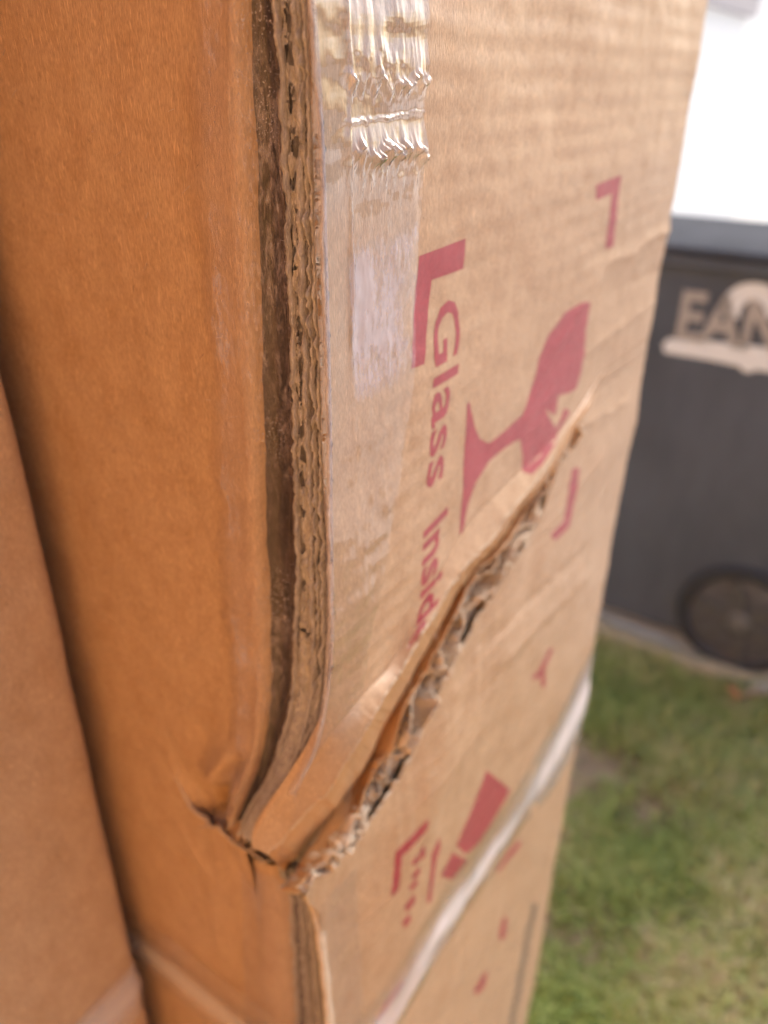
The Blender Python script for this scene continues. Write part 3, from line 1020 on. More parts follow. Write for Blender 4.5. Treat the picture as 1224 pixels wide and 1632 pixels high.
def tape_lift(x, z):
    """buckles of the film on the printed face: two facets that lean back, each ending in a crumpled step"""
    zg1 = 0.0014 * fbm(x * 480, x * 0, 4, 411, 0.7); zg2 = 0.0020 * fbm(x * 410, x * 0, 4, 412, 0.7)
    s1 = z128 + zg1 - 0.06 * (x - 0.03); s2 = z242 + zg2 + 0.0
    ridge = z188 + 0.05 * (x - 0.03) + 0.0004 * fbm(x * 800, x * 0, 3, 426)
    inx = ss(0.010, 0.016, x) * (1 - ss(0.044, 0.0485, x))
    up1 = 0.0013 * np.clip(1 - (z - s1) / 0.022, 0, 1)**2.4 * (z > s1) + 0.0013 * (z <= s1) * (1 - ss(0, 0.0035, s1 - z))
    up2 = 0.0014 * np.clip((ridge - z) / (ridge - s2), 0, 1)**1.8 * (z > s2) + 0.0014 * (z <= s2) * (1 - ss(0, 0.0040, s2 - z))
    a1 = np.clip(0.2 + 1.5 * fbm(x * 230, x * 0, 3, 423), 0, 1.3); a2 = np.clip(0.35 + 1.5 * fbm(x * 210, x * 0 + 4, 3, 424), 0, 1.3)
    crest = 0.0005 * np.clip(0.7 + 0.8 * fbm(x * 300, x * 0, 2, 427), 0.1, 1.3) * np.exp(-((z - ridge) / 0.00045)**2)
    crest = crest + 0.0010 * a1 * np.exp(-((z - s1) / 0.0008)**2) + 0.0013 * a2 * np.exp(-((z - s2) / 0.0010)**2)
    crest = crest + 0.0006 * np.clip(fbm(x * 500, z * 160, 3, 425), 0, 1) * (np.exp(-((z - s2 + 0.005) / 0.004)**2) + np.exp(-((z - s1 - 0.004) / 0.003)**2))
    long1 = 0.0007 * np.exp(-((x - 0.0135 - 0.0012 * vnoise(z * 70, z * 0, 414)) / 0.0006)**2) * ss(1.24, 1.27, z)
    edge = 0.0004 * np.exp(-((x - 0.046) / 0.0009)**2) * ss(1.22, 1.26, z)
    rip = (0.00022 * fbm(x * 520, z * 70, 3, 417) + 0.0001 * fbm(x * 1300, z * 160, 2, 418)) * (0.25 + 500 * (up1 + up2))
    return inx * (up1 + up2 + crest + rip) + long1 + edge + 0.00010 * fbm(x * 300, z * 120, 3, 413)


for q in np.concatenate([np.linspace(0.02, 0.25, 10), np.linspace(0.27, 1, 70)]):
    x = np.maximum(xO, -0.02) + 0.0004 + (lim - np.maximum(xO, 0) * 0) * q + 0.0004 * q * fbm(zt_rows * 90, zt_rows * 0, 2, 421)
    ypan = front_y(BV_UP, x, zt_rows, np.nan)
    bad = np.isnan(ypan)
    if bad.any():
        ypan[bad] = np.interp(zt_rows[bad], zt_rows[~bad], ypan[~bad])
    y = ypan - 0.0006 - tape_lift(x, zt_rows)
    h = np.full(nz, 0.04)
    patch = ss(z660, z_of(610), zt_rows) * (1 - ss(z410, z320, zt_rows)) * ss(0.010, 0.016, x) * (1 - ss(0.043, 0.050, x))
    h = h + (0.47 + 0.22 * fbm(x * 70, zt_rows * 60, 3, 422)) * patch
    patch2 = ss(z188, z110, zt_rows) * 0.16
    h = h + patch2 + 0.14 * np.exp(-((zt_rows - z_of(745)) / 0.006)**2) * ss(0.02, 0.03, x) + 0.13 * np.exp(-((zt_rows - z_of(705)) / 0.004)**2) * ss(0.025, 0.033, x)
    h = h + 0.25 * (np.abs(x - 0.0135) < 0.0008) * ss(1.24, 1.27, zt_rows)
    prof.append(np.stack([x, y, zt_rows], 1)); hz.append(h)
TP = np.stack(prof, 1)
HZ = np.stack(hz, 1)
VEIL = np.full(HZ.shape, 0.015)
lowz = (1 - ss(1.06, 1.16, zt_rows))[:, None]
VEIL[:, :5] = np.array([0.0, 0.03, 0.07, 0.10, 0.10])
HZ[:, :5] = np.array([0.05, 0.26, 0.42, 0.36, 0.28]) + 0.16 * fbm(zt_rows * 60, zt_rows * 0, 3, 403)[:, None]
VEIL[:, 5:11] = np.array([0.10, 0.05, 0.02, 0.02, 0.02, 0.02])
VEIL[:, 11:15] = 0.02 + 0.26 * lowz
VEIL[:, 15:17] = 0.30
GLOSS_BOOST = np.zeros(HZ.shape)
GLOSS_BOOST[:, 17:] = (0.1 + 0.4 * ss(z660, z410, zt_rows) + 1.3 * ss(z242 - 0.02, z242, zt_rows))[:, None]  # gloss raised on the upper wrinkles to strengthen their highlights
SPK = np.zeros(HZ.shape)
SPK[:, 5:11] = np.clip(0.35 + 0.9 * fbm(zt_rows * 35, zt_rows * 0, 3, 415), 0, 1)[:, None] * np.array([0.5, 1, 1, 1, 0.6, 0.3])
SPK[:, 11:15] = 0.25 + 0.5 * lowz
SPK[:, 2:5] = np.clip(0.1 + 0.8 * fbm(zt_rows * 45, zt_rows * 0, 3, 416), 0, 1)[:, None]
VEIL[:, 5:11] += 0.02 * fbm(zt_rows * 55, zt_rows * 0, 4, 409)[:, None]
grid_obj("corner_tape", TP, FILM, carton, attrs={"haze": HZ, "veil": VEIL, "speck": SPK, "gloss_boost": GLOSS_BOOST}, out=(-1, -1, 0.2))

# tape on the lower corner
zl = z2[(z2 > 0.60) & (z2 < O2c[-1, 2] + 0.0)]
yl2 = np.interp(zl, L2c[:, 2], L2c[:, 1]); yi2 = np.interp(zl, I2c[:, 2], I2c[:, 1]); yo2 = np.interp(zl, O2c[:, 2], O2c[:, 1])
prof = []; hz = []
for q in (1, 0.5, 0):
    y = yl2 + 0.008 * q
    prof.append(np.stack([-d_left(y, zl) - 0.0006, y, zl], 1)); hz.append(np.full(len(zl), 0.15))
for t, dx in ((0.2, -0.0020), (0.45, -0.0024), (0.7, -0.0016), (0.9, -0.0006)):
    prof.append(np.stack([np.full(len(zl), dx), yl2 * (1 - t) + yi2 * t, zl], 1)); hz.append(np.full(len(zl), 0.24))
for t in (0.1, 0.4, 0.7, 0.95):
    prof.append(np.stack([-0.0006 + 0.0005 * fbm(zl * 60, zl * 0 + t, 3, 431), yi2 * (1 - t) + yo2 * t, zl], 1)); hz.append(np.full(len(zl), 0.28))
for q in (0.0012, 0.006, 0.014, 0.022):
    x = np.full(len(zl), q)
    prof.append(np.stack([x, y_lower(x, zl) - 0.0006, zl], 1)); hz.append(np.full(len(zl), 0.08))
grid_obj("lower_corner_tape", np.stack(prof, 1), FILM, carton, attrs={"haze": np.stack(hz, 1), "veil": np.stack(hz, 1) * 0.5}, out=(-1, -1, 0.2))

# ---- tape band round the carton below the tear
def band_profile(s):
    """(height, lift, haze) across the band at s = distance along the face"""
    wob = 0.004 * vnoise(np.asarray(s) * 14, np.asarray(s) * 0, 441)
    return wob


xb = np.linspace(-0.0006, W + 0.004, 240)
bl = np.array([BV_LO.ray_cast(Vector(CAM), Vector(ray(a, b)).normalized())[0][:] for a, b in ((612, 1632), (660, 1553), (712, 1468), (780, 1365), (850, 1258), (893, 1182), (928, 1112))])
zc = np.interp(xb, bl[:, 0], bl[:, 2]) + band_profile(xb) * 0.2
wide = ss(0.20, 0.30, xb)
prof = []; hz = []
for dz, lift, h in ((0.036, 0.0004, 0.03), (0.027, 0.0006, 0.09), (0.017, 0.0008, 0.20), (0.0115, 0.0010, 0.45), (0.008, 0.0012, 0.85), (0.002, 0.0014, 0.98), (-0.005, 0.0016, 0.95), (-0.010, 0.0013, 0.85), (-0.0125, 0.0009, 0.35), (-0.018, 0.0006, 0.12), (-0.025, 0.0004, 0.03)):  # high haze in the middle paints the bright sky reflection as white film
    z = zc + dz * (1 + 0.9 * wide * (dz < 0) + 0.25 * wide) + 0.0012 * fbm(xb * 28, np.full(len(xb), dz * 300), 3, 446)
    lf = lift + 0.0007 * fbm(xb * 55, np.full(len(xb), dz * 100), 3, 442)
    prof.append(np.stack([xb, y_lower(np.clip(xb, 0, W), z) - lf, z], 1)); hz.append(h * (0.92 + 0.22 * fbm(xb * 16 + dz * 50, np.full(len(xb), dz * 90), 3, 445)) + 0.10 * fbm(xb * 30, np.full(len(xb), dz * 60), 3, 443) + 0.42 * wide * (dz < 0.034))
# round the far edge
BP = np.stack(prof, 1)
BH = np.stack(hz, 1)
ext = []
exh = []
for a in (0.002, 0.005, 0.012, 0.04, 0.12):
    e = BP[-1].copy(); e[:, 0] = W + 0.0055 + (0 if a > 0.003 else -0.0005); e[:, 1] = BP[-1][:, 1] * (1 - ss(0, 0.006, a)) + a
    ext.append(e); exh.append(BH[-1])
BP = np.concatenate([BP, np.array(ext)], 0); BH = np.concatenate([BH, np.array(exh)], 0)
# and round the near corner on to the left panel
yb = np.linspace(0.001, 0.45, 90)[::-1]
pre = []; prh = []
for y in yb:
    e = BP[0].copy()
    e[:, 1] = y + 0.006
    e[:, 0] = -d_left(np.full(len(e), max(y, 0.033)), e[:, 2]) - 0.0030
    e[:, 2] = e[:, 2]
    pre.append(e); prh.append(BH[0] * 0.65)
BP = np.concatenate([np.array(pre), BP], 0); BH = np.concatenate([np.array(prh), BH], 0)
grid_obj("tape_band", BP, FILM_BAND, carton, attrs={"haze": BH, "veil": np.clip(BH * 0.80, 0.02, 1)}, out=(-1, -1, 0.2))


# ---- print on the front
def surf_point(px, py, lower):
    """where a photo pixel meets the crumpled face"""
    h = (BV_LO if lower else BV_UP).ray_cast(Vector(CAM), Vector(ray(px, py)).normalized())[0]
    p = PR(px, py) if h is None else h
    return p[0], p[2]


def print_mesh(name, polys, lower, mat=INK, step=0.0012, lift=0.00008):
    """flat print laid on the face: outlines in face coordinates, cut fine and pressed on the surface"""
    bm = bmesh.new()
    for poly in polys:
        vs = [bm.verts.new((x, 0, z)) for x, z in poly]
        try:
            bm.faces.new(vs)
        except ValueError:
            pass
    bm.normal_update()
    bmesh.ops.triangulate(bm, faces=bm.faces[:])
    press(bm, step)
    return finish_print(name, bm, lower, mat, lift)


def press(bm, step):
    xs = [v.co.x for v in bm.verts]; zs = [v.co.z for v in bm.verts]
    for lo, hi, ax in ((min(xs), max(xs), 0), (min(zs), max(zs), 2)):
        c = math.floor(lo / step) * step + step
        while c < hi:
            co = [0, 0, 0]; co[ax] = c; no = [0, 0, 0]; no[ax] = 1
            bmesh.ops.bisect_plane(bm, geom=bm.verts[:] + bm.edges[:] + bm.faces[:], plane_co=co, plane_no=no, dist=1e-7)
            c += step


def finish_print(name, bm, lower, mat, lift):
    co = np.array([v.co[:] for v in bm.verts])
    y = front_y(BV_LO if lower else BV_UP, co[:, 0], co[:, 2], np.nan)
    gone = []
    for vtx, yy in zip(bm.verts[:], y):
        if np.isnan(yy):
            gone.append(vtx)
        else:
            vtx.co.y = yy - lift
    bmesh.ops.delete(bm, geom=gone, context='VERTS')
    me = bpy.data.meshes.new(name)
    bm.normal_update()
    bm.to_mesh(me); bm.free()
    me.materials.append(mat)
    me.polygons.foreach_set("use_smooth", np.ones(len(me.polygons), bool))
    return link(bpy.data.objects.new(name, me), carton)


def px_poly(pts, lower=False):
    return [surf_point(a, b, lower) for a, b in pts]


def text_print(name, body, origin, size, sx, lower, mat=INK, bold=0.012, shear=0.0, slope=0.0):
    """lettering that reads downwards, its tops towards +x; origin = start of the baseline (x, z)"""
    cu = bpy.data.curves.new("lettering", 'FONT')
    cu.body = body; cu.size = 1.0; cu.offset = bold; cu.resolution_u = 3; cu.fill_mode = 'FRONT'
    tmp = bpy.data.objects.new("lettering", cu)
    COL.objects.link(tmp)
    dg = bpy.context.evaluated_depsgraph_get()
    me = bpy.data.meshes.new_from_object(tmp.evaluated_get(dg))
    bpy.data.objects.remove(tmp); bpy.data.curves.remove(cu)
    bm = bmesh.new(); bm.from_mesh(me); bpy.data.meshes.remove(me)
    w = max(v.co.x for v in bm.verts)
    for v in bm.verts:
        a, b = v.co.x / w * sx, v.co.y * size
        v.co = (origin[0] + b + slope * a, 0, origin[1] - a)
    bmesh.ops.remove_doubles(bm, verts=bm.verts, dist=1e-6)
    press(bm, 0.0012)
    return finish_print(name, bm, lower, mat, 0.00008)


def text_strip(name, body, base, top, cap=0.73, bold=0.012):
    """lettering stretched along a buckled strip of the upper panel: its baseline and its cap line"""
    cu = bpy.data.curves.new("lettering", 'FONT')
    cu.body = body; cu.size = 1.0; cu.offset = bold; cu.resolution_u = 3; cu.fill_mode = 'FRONT'
    tmp = bpy.data.objects.new("lettering", cu)
    COL.objects.link(tmp)
    me = bpy.data.meshes.new_from_object(tmp.evaluated_get(bpy.context.evaluated_depsgraph_get()))
    bpy.data.objects.remove(tmp); bpy.data.curves.remove(cu)
    bm = bmesh.new(); bm.from_mesh(me); bpy.data.meshes.remove(me)
    bmesh.ops.remove_doubles(bm, verts=bm.verts, dist=1e-4)
    w = max(v.co.x for v in bm.verts)
    for ax, hi in ((0, w), (1, cap)):
        for k in range(1, 60 if ax == 0 else 14):
            co = [0, 0, 0]; no = [0, 0, 0]; co[ax] = hi * k / (60 if ax == 0 else 14); no[ax] = 1
            bmesh.ops.bisect_plane(bm, geom=bm.verts[:] + bm.edges[:] + bm.faces[:], plane_co=co, plane_no=no, dist=1e-6)
    bp, tp = catmull(base, 100), catmull(top, 100)
    gone = []
    for v in bm.verts[:]:
        i = v.co.x / w * 99; k = v.co.y / cap
        b_ = np.array([np.interp(i, range(100), bp[:, c]) for c in (0, 1)]); t_ = np.array([np.interp(i, range(100), tp[:, c]) for c in (0, 1)])
        q = b_ * (1 - k) + t_ * k
        dr = Vector(ray(*q)).normalized()
        h = BV_UP.ray_cast(Vector(CAM), dr)[0]
        if h is None:
            gone.append(v)
        else:
            v.co = h + Vector((0, -0.0001, 0.00003))
    bmesh.ops.delete(bm, geom=gone, context='VERTS')
    me = bpy.data.meshes.new(name)
    bm.to_mesh(me); bm.free()
    me.materials.append(INK)
    return link(bpy.data.objects.new(name, me), carton)


print_mesh("printed_bracket", [px_poly([(668, 408), (742, 380), (738, 428), (688, 446), (676, 580), (655, 588)])], False)
print_mesh("printed_bracket", [px_poly([(950, 295), (990, 279), (977, 393), (964, 397), (975, 308), (950, 319)])], False)
print_mesh("printed_bracket", [px_poly([(923, 745), (908, 838), (884, 862), (878, 852), (899, 830), (912, 747)], True)], True)
GL = [(748, 640), (744, 645), (742, 691), (738, 756), (735, 807), (732, 852), (737, 848), (743, 815), (758, 769), (779, 735), (805, 713), (823, 702), (829, 700.5), (833, 730),
      (834.5, 752), (848, 756), (862, 742), (878, 718), (885, 707), (887, 697), (908, 655.5), (900, 650), (886, 683), (874, 663), (869, 651.6), (884.6, 663),
      (890, 630), (905, 627), (918, 619.5), (923, 604), (932, 563), (933.5, 524), (941, 486), (938.6, 480.6), (926, 483), (900, 498.6), (874, 534.6), (859, 570.6), (851, 606.6),
      (833, 660.6), (807.5, 684), (779, 707), (764, 699), (756, 679), (751, 655.5)]
print_mesh("printed_glass_symbol", [px_poly(GL)], False)
g0 = PR(692, 482); g1 = PR(683, 777)
i0 = PR(683, 800); i1 = PR(668, 1000)
text_print("printed_lettering", "Glass", (0.0572, g0[2]), 0.0242, g0[2] - g1[2], False, slope=-0.025)
text_strip("printed_lettering", "Inside", [(676, 842), (674, 890), (671, 945), (664, 995), (646, 1040)], [(716, 800), (713, 845), (709, 903), (700, 955), (680, 1002)], bold=0.02)

# print of the lower panel
print_mesh("printed_bracket", [px_poly([(683, 1305), (630, 1358), (623, 1430), (635, 1418), (640, 1366), (681, 1322)], True)], True)
print_mesh("printed_symbol", [px_poly([(775, 1228), (813, 1258), (790, 1300), (765, 1342), (742, 1362), (727, 1347), (752, 1290)], True),
                              px_poly([(721, 1358), (746, 1372), (722, 1402), (702, 1396)], True)], True)
print_mesh("printed_line", [px_poly([(700, 1332), (688, 1362), (680, 1440), (687, 1437), (695, 1372), (702, 1350)], True)], True)
lt = [px_poly(q, True) for q in ([(676, 1346), (668, 1360), (671, 1372), (678, 1362)], [(666, 1362), (655, 1376), (660, 1380), (668, 1372)], [(668, 1380), (656, 1396), (660, 1402), (670, 1390)],
                                 [(664, 1400), (652, 1414), (655, 1420), (666, 1408)], [(660, 1424), (645, 1444), (648, 1454), (662, 1436)], [(652, 1456), (641, 1470), (645, 1480), (655, 1466)])]
print_mesh("printed_lettering", lt, True)
print_mesh("printed_mark", [px_poly(q, True) for q in ([(882, 1033), (876, 1033), (858, 1070), (848, 1078), (851, 1084), (862, 1078), (862, 1096), (869, 1094), (868, 1066)],)], True)
print_mesh("printed_mark", [px_poly(q, True) for q in ([(808, 1462), (802, 1462), (795, 1490), (797, 1500), (805, 1494), (806, 1480)],)], True)
print_mesh("printed_mark", [px_poly(q, True) for q in ([(778, 1548), (770, 1552), (755, 1580), (760, 1586), (772, 1572)],)], True)
print_mesh("printed_mark", [px_poly(q, True) for q in ([(828, 1338), (806, 1364), (790, 1388), (794, 1390), (812, 1368), (830, 1346)],)], True)
print_mesh("printed_mark", [px_poly(q, True) for q in ([(640, 1562), (612, 1600), (596, 1632), (602, 1632), (622, 1600), (644, 1566)],)], True)
dk = []
for k in range(14):
    t = k / 13.0
    x, y = 850 - 36 * t + random.uniform(-1, 1), 1448 + 190 * t
    dk.append(px_poly([(x - 2, y - 6), (x + 6, y - 8), (x + 3, y + 4), (x - 6, y + 6)], True))
print_mesh("printed_code", dk, True, INK_DARK)

# ---- loose paper fibres on the cut edges and the torn paper
def fibres(name, pts, nrms, length, width, mat, parent):
    V = []; Fc = []
    for p, n in zip(pts, nrms):
        l = length * random.uniform(0.35, 1.3)
        a = np.array([random.gauss(0, 1) for _ in range(3)]); a = a + n * 1.1; a /= np.linalg.norm(a)
        b = np.array([random.gauss(0, 1) for _ in range(3)]); b -= a * np.dot(a, b); b /= np.linalg.norm(b)
        c = np.cross(a, b)
        bend = random.uniform(-0.6, 0.6)
        o = len(V)
        for k in range(4):
            t = k / 3
            q = p + a * l * t + c * l * bend * t * t
            w = width * (1 - 0.7 * t)
            V += [q - b * w, q + b * w]
        for k in range(3):
            Fc.append((o + 2 * k, o + 2 * k + 1, o + 2 * k + 3, o + 2 * k + 2))
    o = mesh_obj(name, V, Fc, mat, parent)
    o["kind"] = "stuff"
    return o


fp = []; fn = []
nz_ = len(zz)
xIv, yIv = at_z(Ic, zz); xMv, yMv = at_z(Mc, zz); xOv, yOv = at_z(Oc, zz)
for _ in range(3800):
    i = random.randrange(0, 640); u = random.choice((0.0, 0.0, 0.5, 0.52, 0.76, 1.0)) + random.gauss(0, 0.05)
    u = min(1, max(0, u))
    y = np.interp(u, [0, 0.5, 1], [yIv[i], yMv[i], yOv[i]]); x = np.interp(u, [0, 0.5, 1], [xIv[i], xMv[i], xOv[i]])
    fp.append(np.array([x + random.uniform(0.0002, 0.0012), y, zz[i]])); fn.append(np.array([-0.6, -0.2, 0]))
fibres("paper_fibres", fp, fn, 0.0013, 0.00004, EDGE, carton)
fp = []; fn = []
for _ in range(1600):
    i = random.randrange(50, NS); j = random.randrange(6, nt_)
    fp.append(TF[i, j]); fn.append(np.array([0, -0.7, 0.5]))
for _ in range(500):
    i = random.randrange(40, NS); fp.append(E_[i]); fn.append(np.array([0, -0.5, 0.6]))
fibres("torn_fibres", fp, fn, 0.0018, 0.00005, TORN, carton)
fp = []; fn = []
for _ in range(500):
    i = random.randrange(0, 300); j = random.randrange(2, 230)
    fp.append(LUP[i, j]); fn.append(np.array([-0.25, 0, 0]))
fibres("surface_fibres", fp, fn, 0.0024, 0.00006, EDGE, carton)
dark_f = paper("dark_fibre", (0.10, 0.05, 0.025), (0.07, 0.035, 0.02), (0.14, 0.07, 0.035))
fp = []; fn = []
for px, py in [(25, 158), (108, 318), (322, 130), (310, 92), (316, 262), (215, 432), (213, 455), (221, 560), (222, 575), (205, 720), (258, 725), (140, 222), (200, 222), (360, 565)]:
    fp.append(np.array(PL(px, py, 0.0012))); fn.append(np.array([-0.1, 0, -0.4]))
for _ in range(70):
    fp.append(LUP[random.randrange(20, 290), random.randrange(8, 200)] + np.array([-0.0001, 0, 0])); fn.append(np.array([0.0, 0, -0.3]))
for _ in range(50):
    fp.append(UP[random.randrange(30, 290), random.randrange(60, 300)] + np.array([0, -0.0001, 0])); fn.append(np.array([0.0, 0.0, -0.3]))
fibres("dark_fibres", fp, fn, 0.0019, 0.00007, dark_f, carton)

# ------------------------------------------------------------------ second carton, leaning close on the left
LEAN = 0.042
GX = -0.012


def y_second(z):
    return 0.122 + (1.129 - z) * LEAN


carton2 = empty("carton.001", (GX - 0.2, 0.30, 0))
tag(carton2, "plain brown carton close behind the torn one, cut off at the frame edge", "carton")
zr = np.concatenate([np.linspace(0.004, 0.7, 12)[:-1], np.linspace(0.7, 1.30, 160), np.linspace(1.30, 1.6, 10)[1:]])
xr = np.concatenate([np.linspace(0, 0.12, 90), np.linspace(0.12, 0.42, 16)[1:]])
XX, ZZ2 = np.meshgrid(xr, zr)
dd = 0.0009 * fbm(XX * 18 + 5, ZZ2 * 14, 3, 601) + 0.00008 * np.sin((XX * 0.35 + ZZ2) * 2 * np.pi / 0.009) + 0.0001 * fbm(XX * 150, ZZ2 * 150, 3, 602)
rnd = 0.0035 * np.exp(-XX / 0.0022)
P2 = np.stack([GX - XX + 0.0005 * vnoise(ZZ2 * 30, ZZ2 * 0, 603), y_second(ZZ2) - dd + rnd, ZZ2], 2)
grid_obj("front_panel", P2, KRAFT, carton2, flip=False)
yb0, yb1 = y_second(0.004), y_second(1.6)
v = [(GX, yb0 + 0.004, 0.004), (GX, yb0 + 0.40, 0.004), (GX, yb1 + 0.40, 1.6), (GX, yb1 + 0.004, 1.6)]
mesh_obj("side_panel", v + [(x - 0.005, y, z) for x, y, z in v], [(0, 1, 2, 3), (7, 6, 5, 4), (0, 4, 5, 1), (2, 6, 7, 3), (1, 5, 6, 2), (0, 3, 7, 4)], KRAFT, carton2)
v = [(GX - 0.42, yb0, 0.004), (GX - 0.42, yb0 + 0.40, 0.004), (GX - 0.42, yb1 + 0.40, 1.6), (GX - 0.42, yb1, 1.6)]
mesh_obj("side_panel", v + [(x + 0.005, y, z) for x, y, z in v], [(0, 3, 2, 1), (4, 5, 6, 7), (0, 1, 5, 4), (2, 3, 7, 6), (1, 2, 6, 5), (0, 4, 7, 3)], KRAFT, carton2)
v = [(GX - 0.006, yb1 + 0.004, 1.594), (GX - 0.414, yb1 + 0.004, 1.594), (GX - 0.414, yb1 + 0.396, 1.594), (GX - 0.006, yb1 + 0.396, 1.594)]
mesh_obj("top_flap", v + [(x, y, z + 0.005) for x, y, z in v], [(0, 1, 2, 3), (7, 6, 5, 4), (0, 4, 5, 1), (1, 5, 6, 2), (2, 6, 7, 3), (3, 7, 4, 0)], KRAFT, carton2)
# its band of tape, low down at the corner
s = np.linspace(-0.03, 0.40, 70)
zb2 = float(PR(190, 1600, -0.135)[2])
prof = []; hz = []
for dz, lift, h in ((0.026, 0.0004, 0.10), (0.018, 0.0010, 0.30), (0.006, 0.0030, 0.42), (-0.006, 0.0016, 0.30), (-0.022, 0.0005, 0.15)):
    z = zb2 + dz + 0.004 * vnoise(s * 25, s * 0 + 3, 611) - 0.10 * np.clip(0.03 - s, 0, 1)
    x = np.where(s > 0, GX - s, GX + 0.0012)
    y = np.where(s > 0, y_second(z) - lift - 0.0008 + 0.0035 * np.exp(-np.clip(s, 0, 9) / 0.0022), y_second(z) + 0.004 - s)
    prof.append(np.stack([x, y, z], 1)); hz.append(np.full(len(s), h))
grid_obj("tape_band", np.stack(prof, 1), FILM_BAND, carton2, attrs={"haze": np.stack(hz, 1), "veil": np.stack(hz, 1) * 1.1}, out=(0, -1, 0))

# ------------------------------------------------------------------ wheelie bin
BX_T, BX_B, BZ = 1.585, 1.635, 1.03
bin_ = empty("wheelie_bin", (1.77, 0.15, 0.0))
tag(bin_, "dark grey plastic wheelie bin with white lettering, standing on the driveway", "bin")
BY0_B, BY1_B, BY0_T, BY1_T = -0.34, 0.42, -0.40, 0.47


def side_x(z):
    return BX_B + (BX_T - BX_B) * z / BZ


def bin_ring(z, grow=0.0, r=0.05, n=7):
    t = z / BZ
    x0 = side_x(z) - grow; x1 = 1.90 + 0.05 * t + grow
    y0 = BY0_B + (BY0_T - BY0_B) * t - grow; y1 = BY1_B + (BY1_T - BY1_B) * t + grow
    pts = []
    for cx_, cy_, a0 in ((x1 - r, y1 - r, 0), (x0 + r, y1 - r, 90), (x0 + r, y0 + r, 180), (x1 - r, y0 + r, 270)):
        for k in range(n):
            a = math.radians(a0 + 90 * k / (n - 1))
            pts.append((cx_ + r * math.cos(a), cy_ + r * math.sin(a), z))
    return pts


def ring_loft(name, rings, mat, parent, cap0=True, cap1=True):
    n = len(rings[0]); V = [p for r in rings for p in r]; Fc = []
    for i in range(len(rings) - 1):
        for k in range(n):
            Fc.append((i * n + k, i * n + (k + 1) % n, (i + 1) * n + (k + 1) % n, (i + 1) * n + k))
    if cap0: Fc.append(tuple(range(n))[::-1])
    if cap1: Fc.append(tuple(range((len(rings) - 1) * n, len(rings) * n)))
    return mesh_obj(name, V, Fc, mat, parent)


ring_loft("body", [bin_ring(z, g) for z, g in ((0.03, -0.02), (0.05, 0), (0.3, 0.0), (0.6, 0.003), (0.90, 0.0), (0.975, 0.0))], BIN_MAT, bin_)
ring_loft("rim", [bin_ring(z, g) for z, g in ((0.972, 0.001), (0.976, 0.022), (0.980, 0.026), (0.996, 0.026), (1.0, 0.022))], BIN_MAT, bin_)
ring_loft("lid", [bin_ring(z, g) for z, g in ((1.003, 0.020), (1.005, 0.034), (1.010, 0.036), (1.017, 0.030), (1.022, 0.0), (1.025, -0.10))], plain("lid_plastic", (0.066, 0.070, 0.084), 0.95, 0.2, (9, 9, 3), spec=0.15), bin_)


def lathe_x(name, prof, cx_, cy_, cz_, mat, parent, n=40):
    """prof: list of (offset along x, radius)"""
    rings = [[(cx_ + o, cy_ + r * math.cos(2 * math.pi * k / n), cz_ + r * math.sin(2 * math.pi * k / n)) for k in range(n)] for o, r in prof]
    o = ring_loft(name, rings, mat, parent)
    return o


WR = 0.150
wy = float(PX(1183, 970, 1.60)[1])
for wx, sg in ((1.605, 1), (1.975, -1)):
    wheel = lathe_x("wheel", [(0.0, 0.085), (0.006 * sg, 0.115), (0.004 * sg, 0.118), (0.05 * sg, 0.118), (0.05 * sg, 0.03)], wx, wy, WR, HUB, bin_)
    lathe_x("tyre", [(0.006 * sg, 0.117), (-0.004 * sg, 0.128), (-0.004 * sg, 0.142), (0.006 * sg, 0.15), (0.045 * sg, 0.15), (0.055 * sg, 0.142), (0.055 * sg, 0.117)], wx, wy, WR, RUBBER, wheel)
    lathe_x("hub_cap", [(-0.010 * sg, 0.001), (-0.010 * sg, 0.022), (-0.002 * sg, 0.030), (0.004 * sg, 0.030)], wx, wy, WR, plain("pale_hub", (0.16, 0.155, 0.16), 0.4), wheel)
    for k in range(6):
        a = 2 * math.pi * k / 6 + 0.3
        e = np.array([0, math.cos(a), math.sin(a)]); t = np.array([0, -math.sin(a), math.cos(a)])
        c = np.array([wx, wy, WR])
        v = [c + e * r + t * w * s_ + np.array([o * sg, 0, 0]) for r, w in ((0.028, 0.014), (0.112, 0.010)) for s_ in (-1, 1) for o in (-0.006, 0.01)]
        mesh_obj("spoke", v, [(0, 1, 3, 2), (4, 6, 7, 5), (0, 4, 5, 1), (2, 3, 7, 6), (0, 2, 6, 4), (1, 5, 7, 3)], plain("hub_grey", (0.10, 0.10, 0.105), 0.5), wheel)
    # recess ring around the wheel in the body
v, f = box_verts(1.66, 1.92, wy - 0.012, wy + 0.012, WR - 0.012, WR + 0.012)
mesh_obj("axle", v, f, RUBBER, bin_)
v, f = box_verts(1.66, 1.88, BY0_T - 0.10, BY0_T - 0.02, 0.98, 1.0)
mesh_obj("handle", v, f, BIN_MAT, bin_)


def side_pt(px, py, off=0.004):
    p = PX(px, py, 1.6)
    for _ in range(6):
        p = PX(px, py, side_x(p[2]) - off)
    return p


def decal(name, pts):
    v = [side_pt(*q) for q in pts]
    n = len(v)
    v2 = v + [p + np.array([0.0025, 0, 0]) for p in v]
    fs = [tuple(range(n)), tuple(range(2 * n - 1, n - 1, -1))] + [(i, n + i, n + (i + 1) % n, (i + 1) % n) for i in range(n)]
    return mesh_obj(name, v2, fs, BIN_WHITE, bin_)


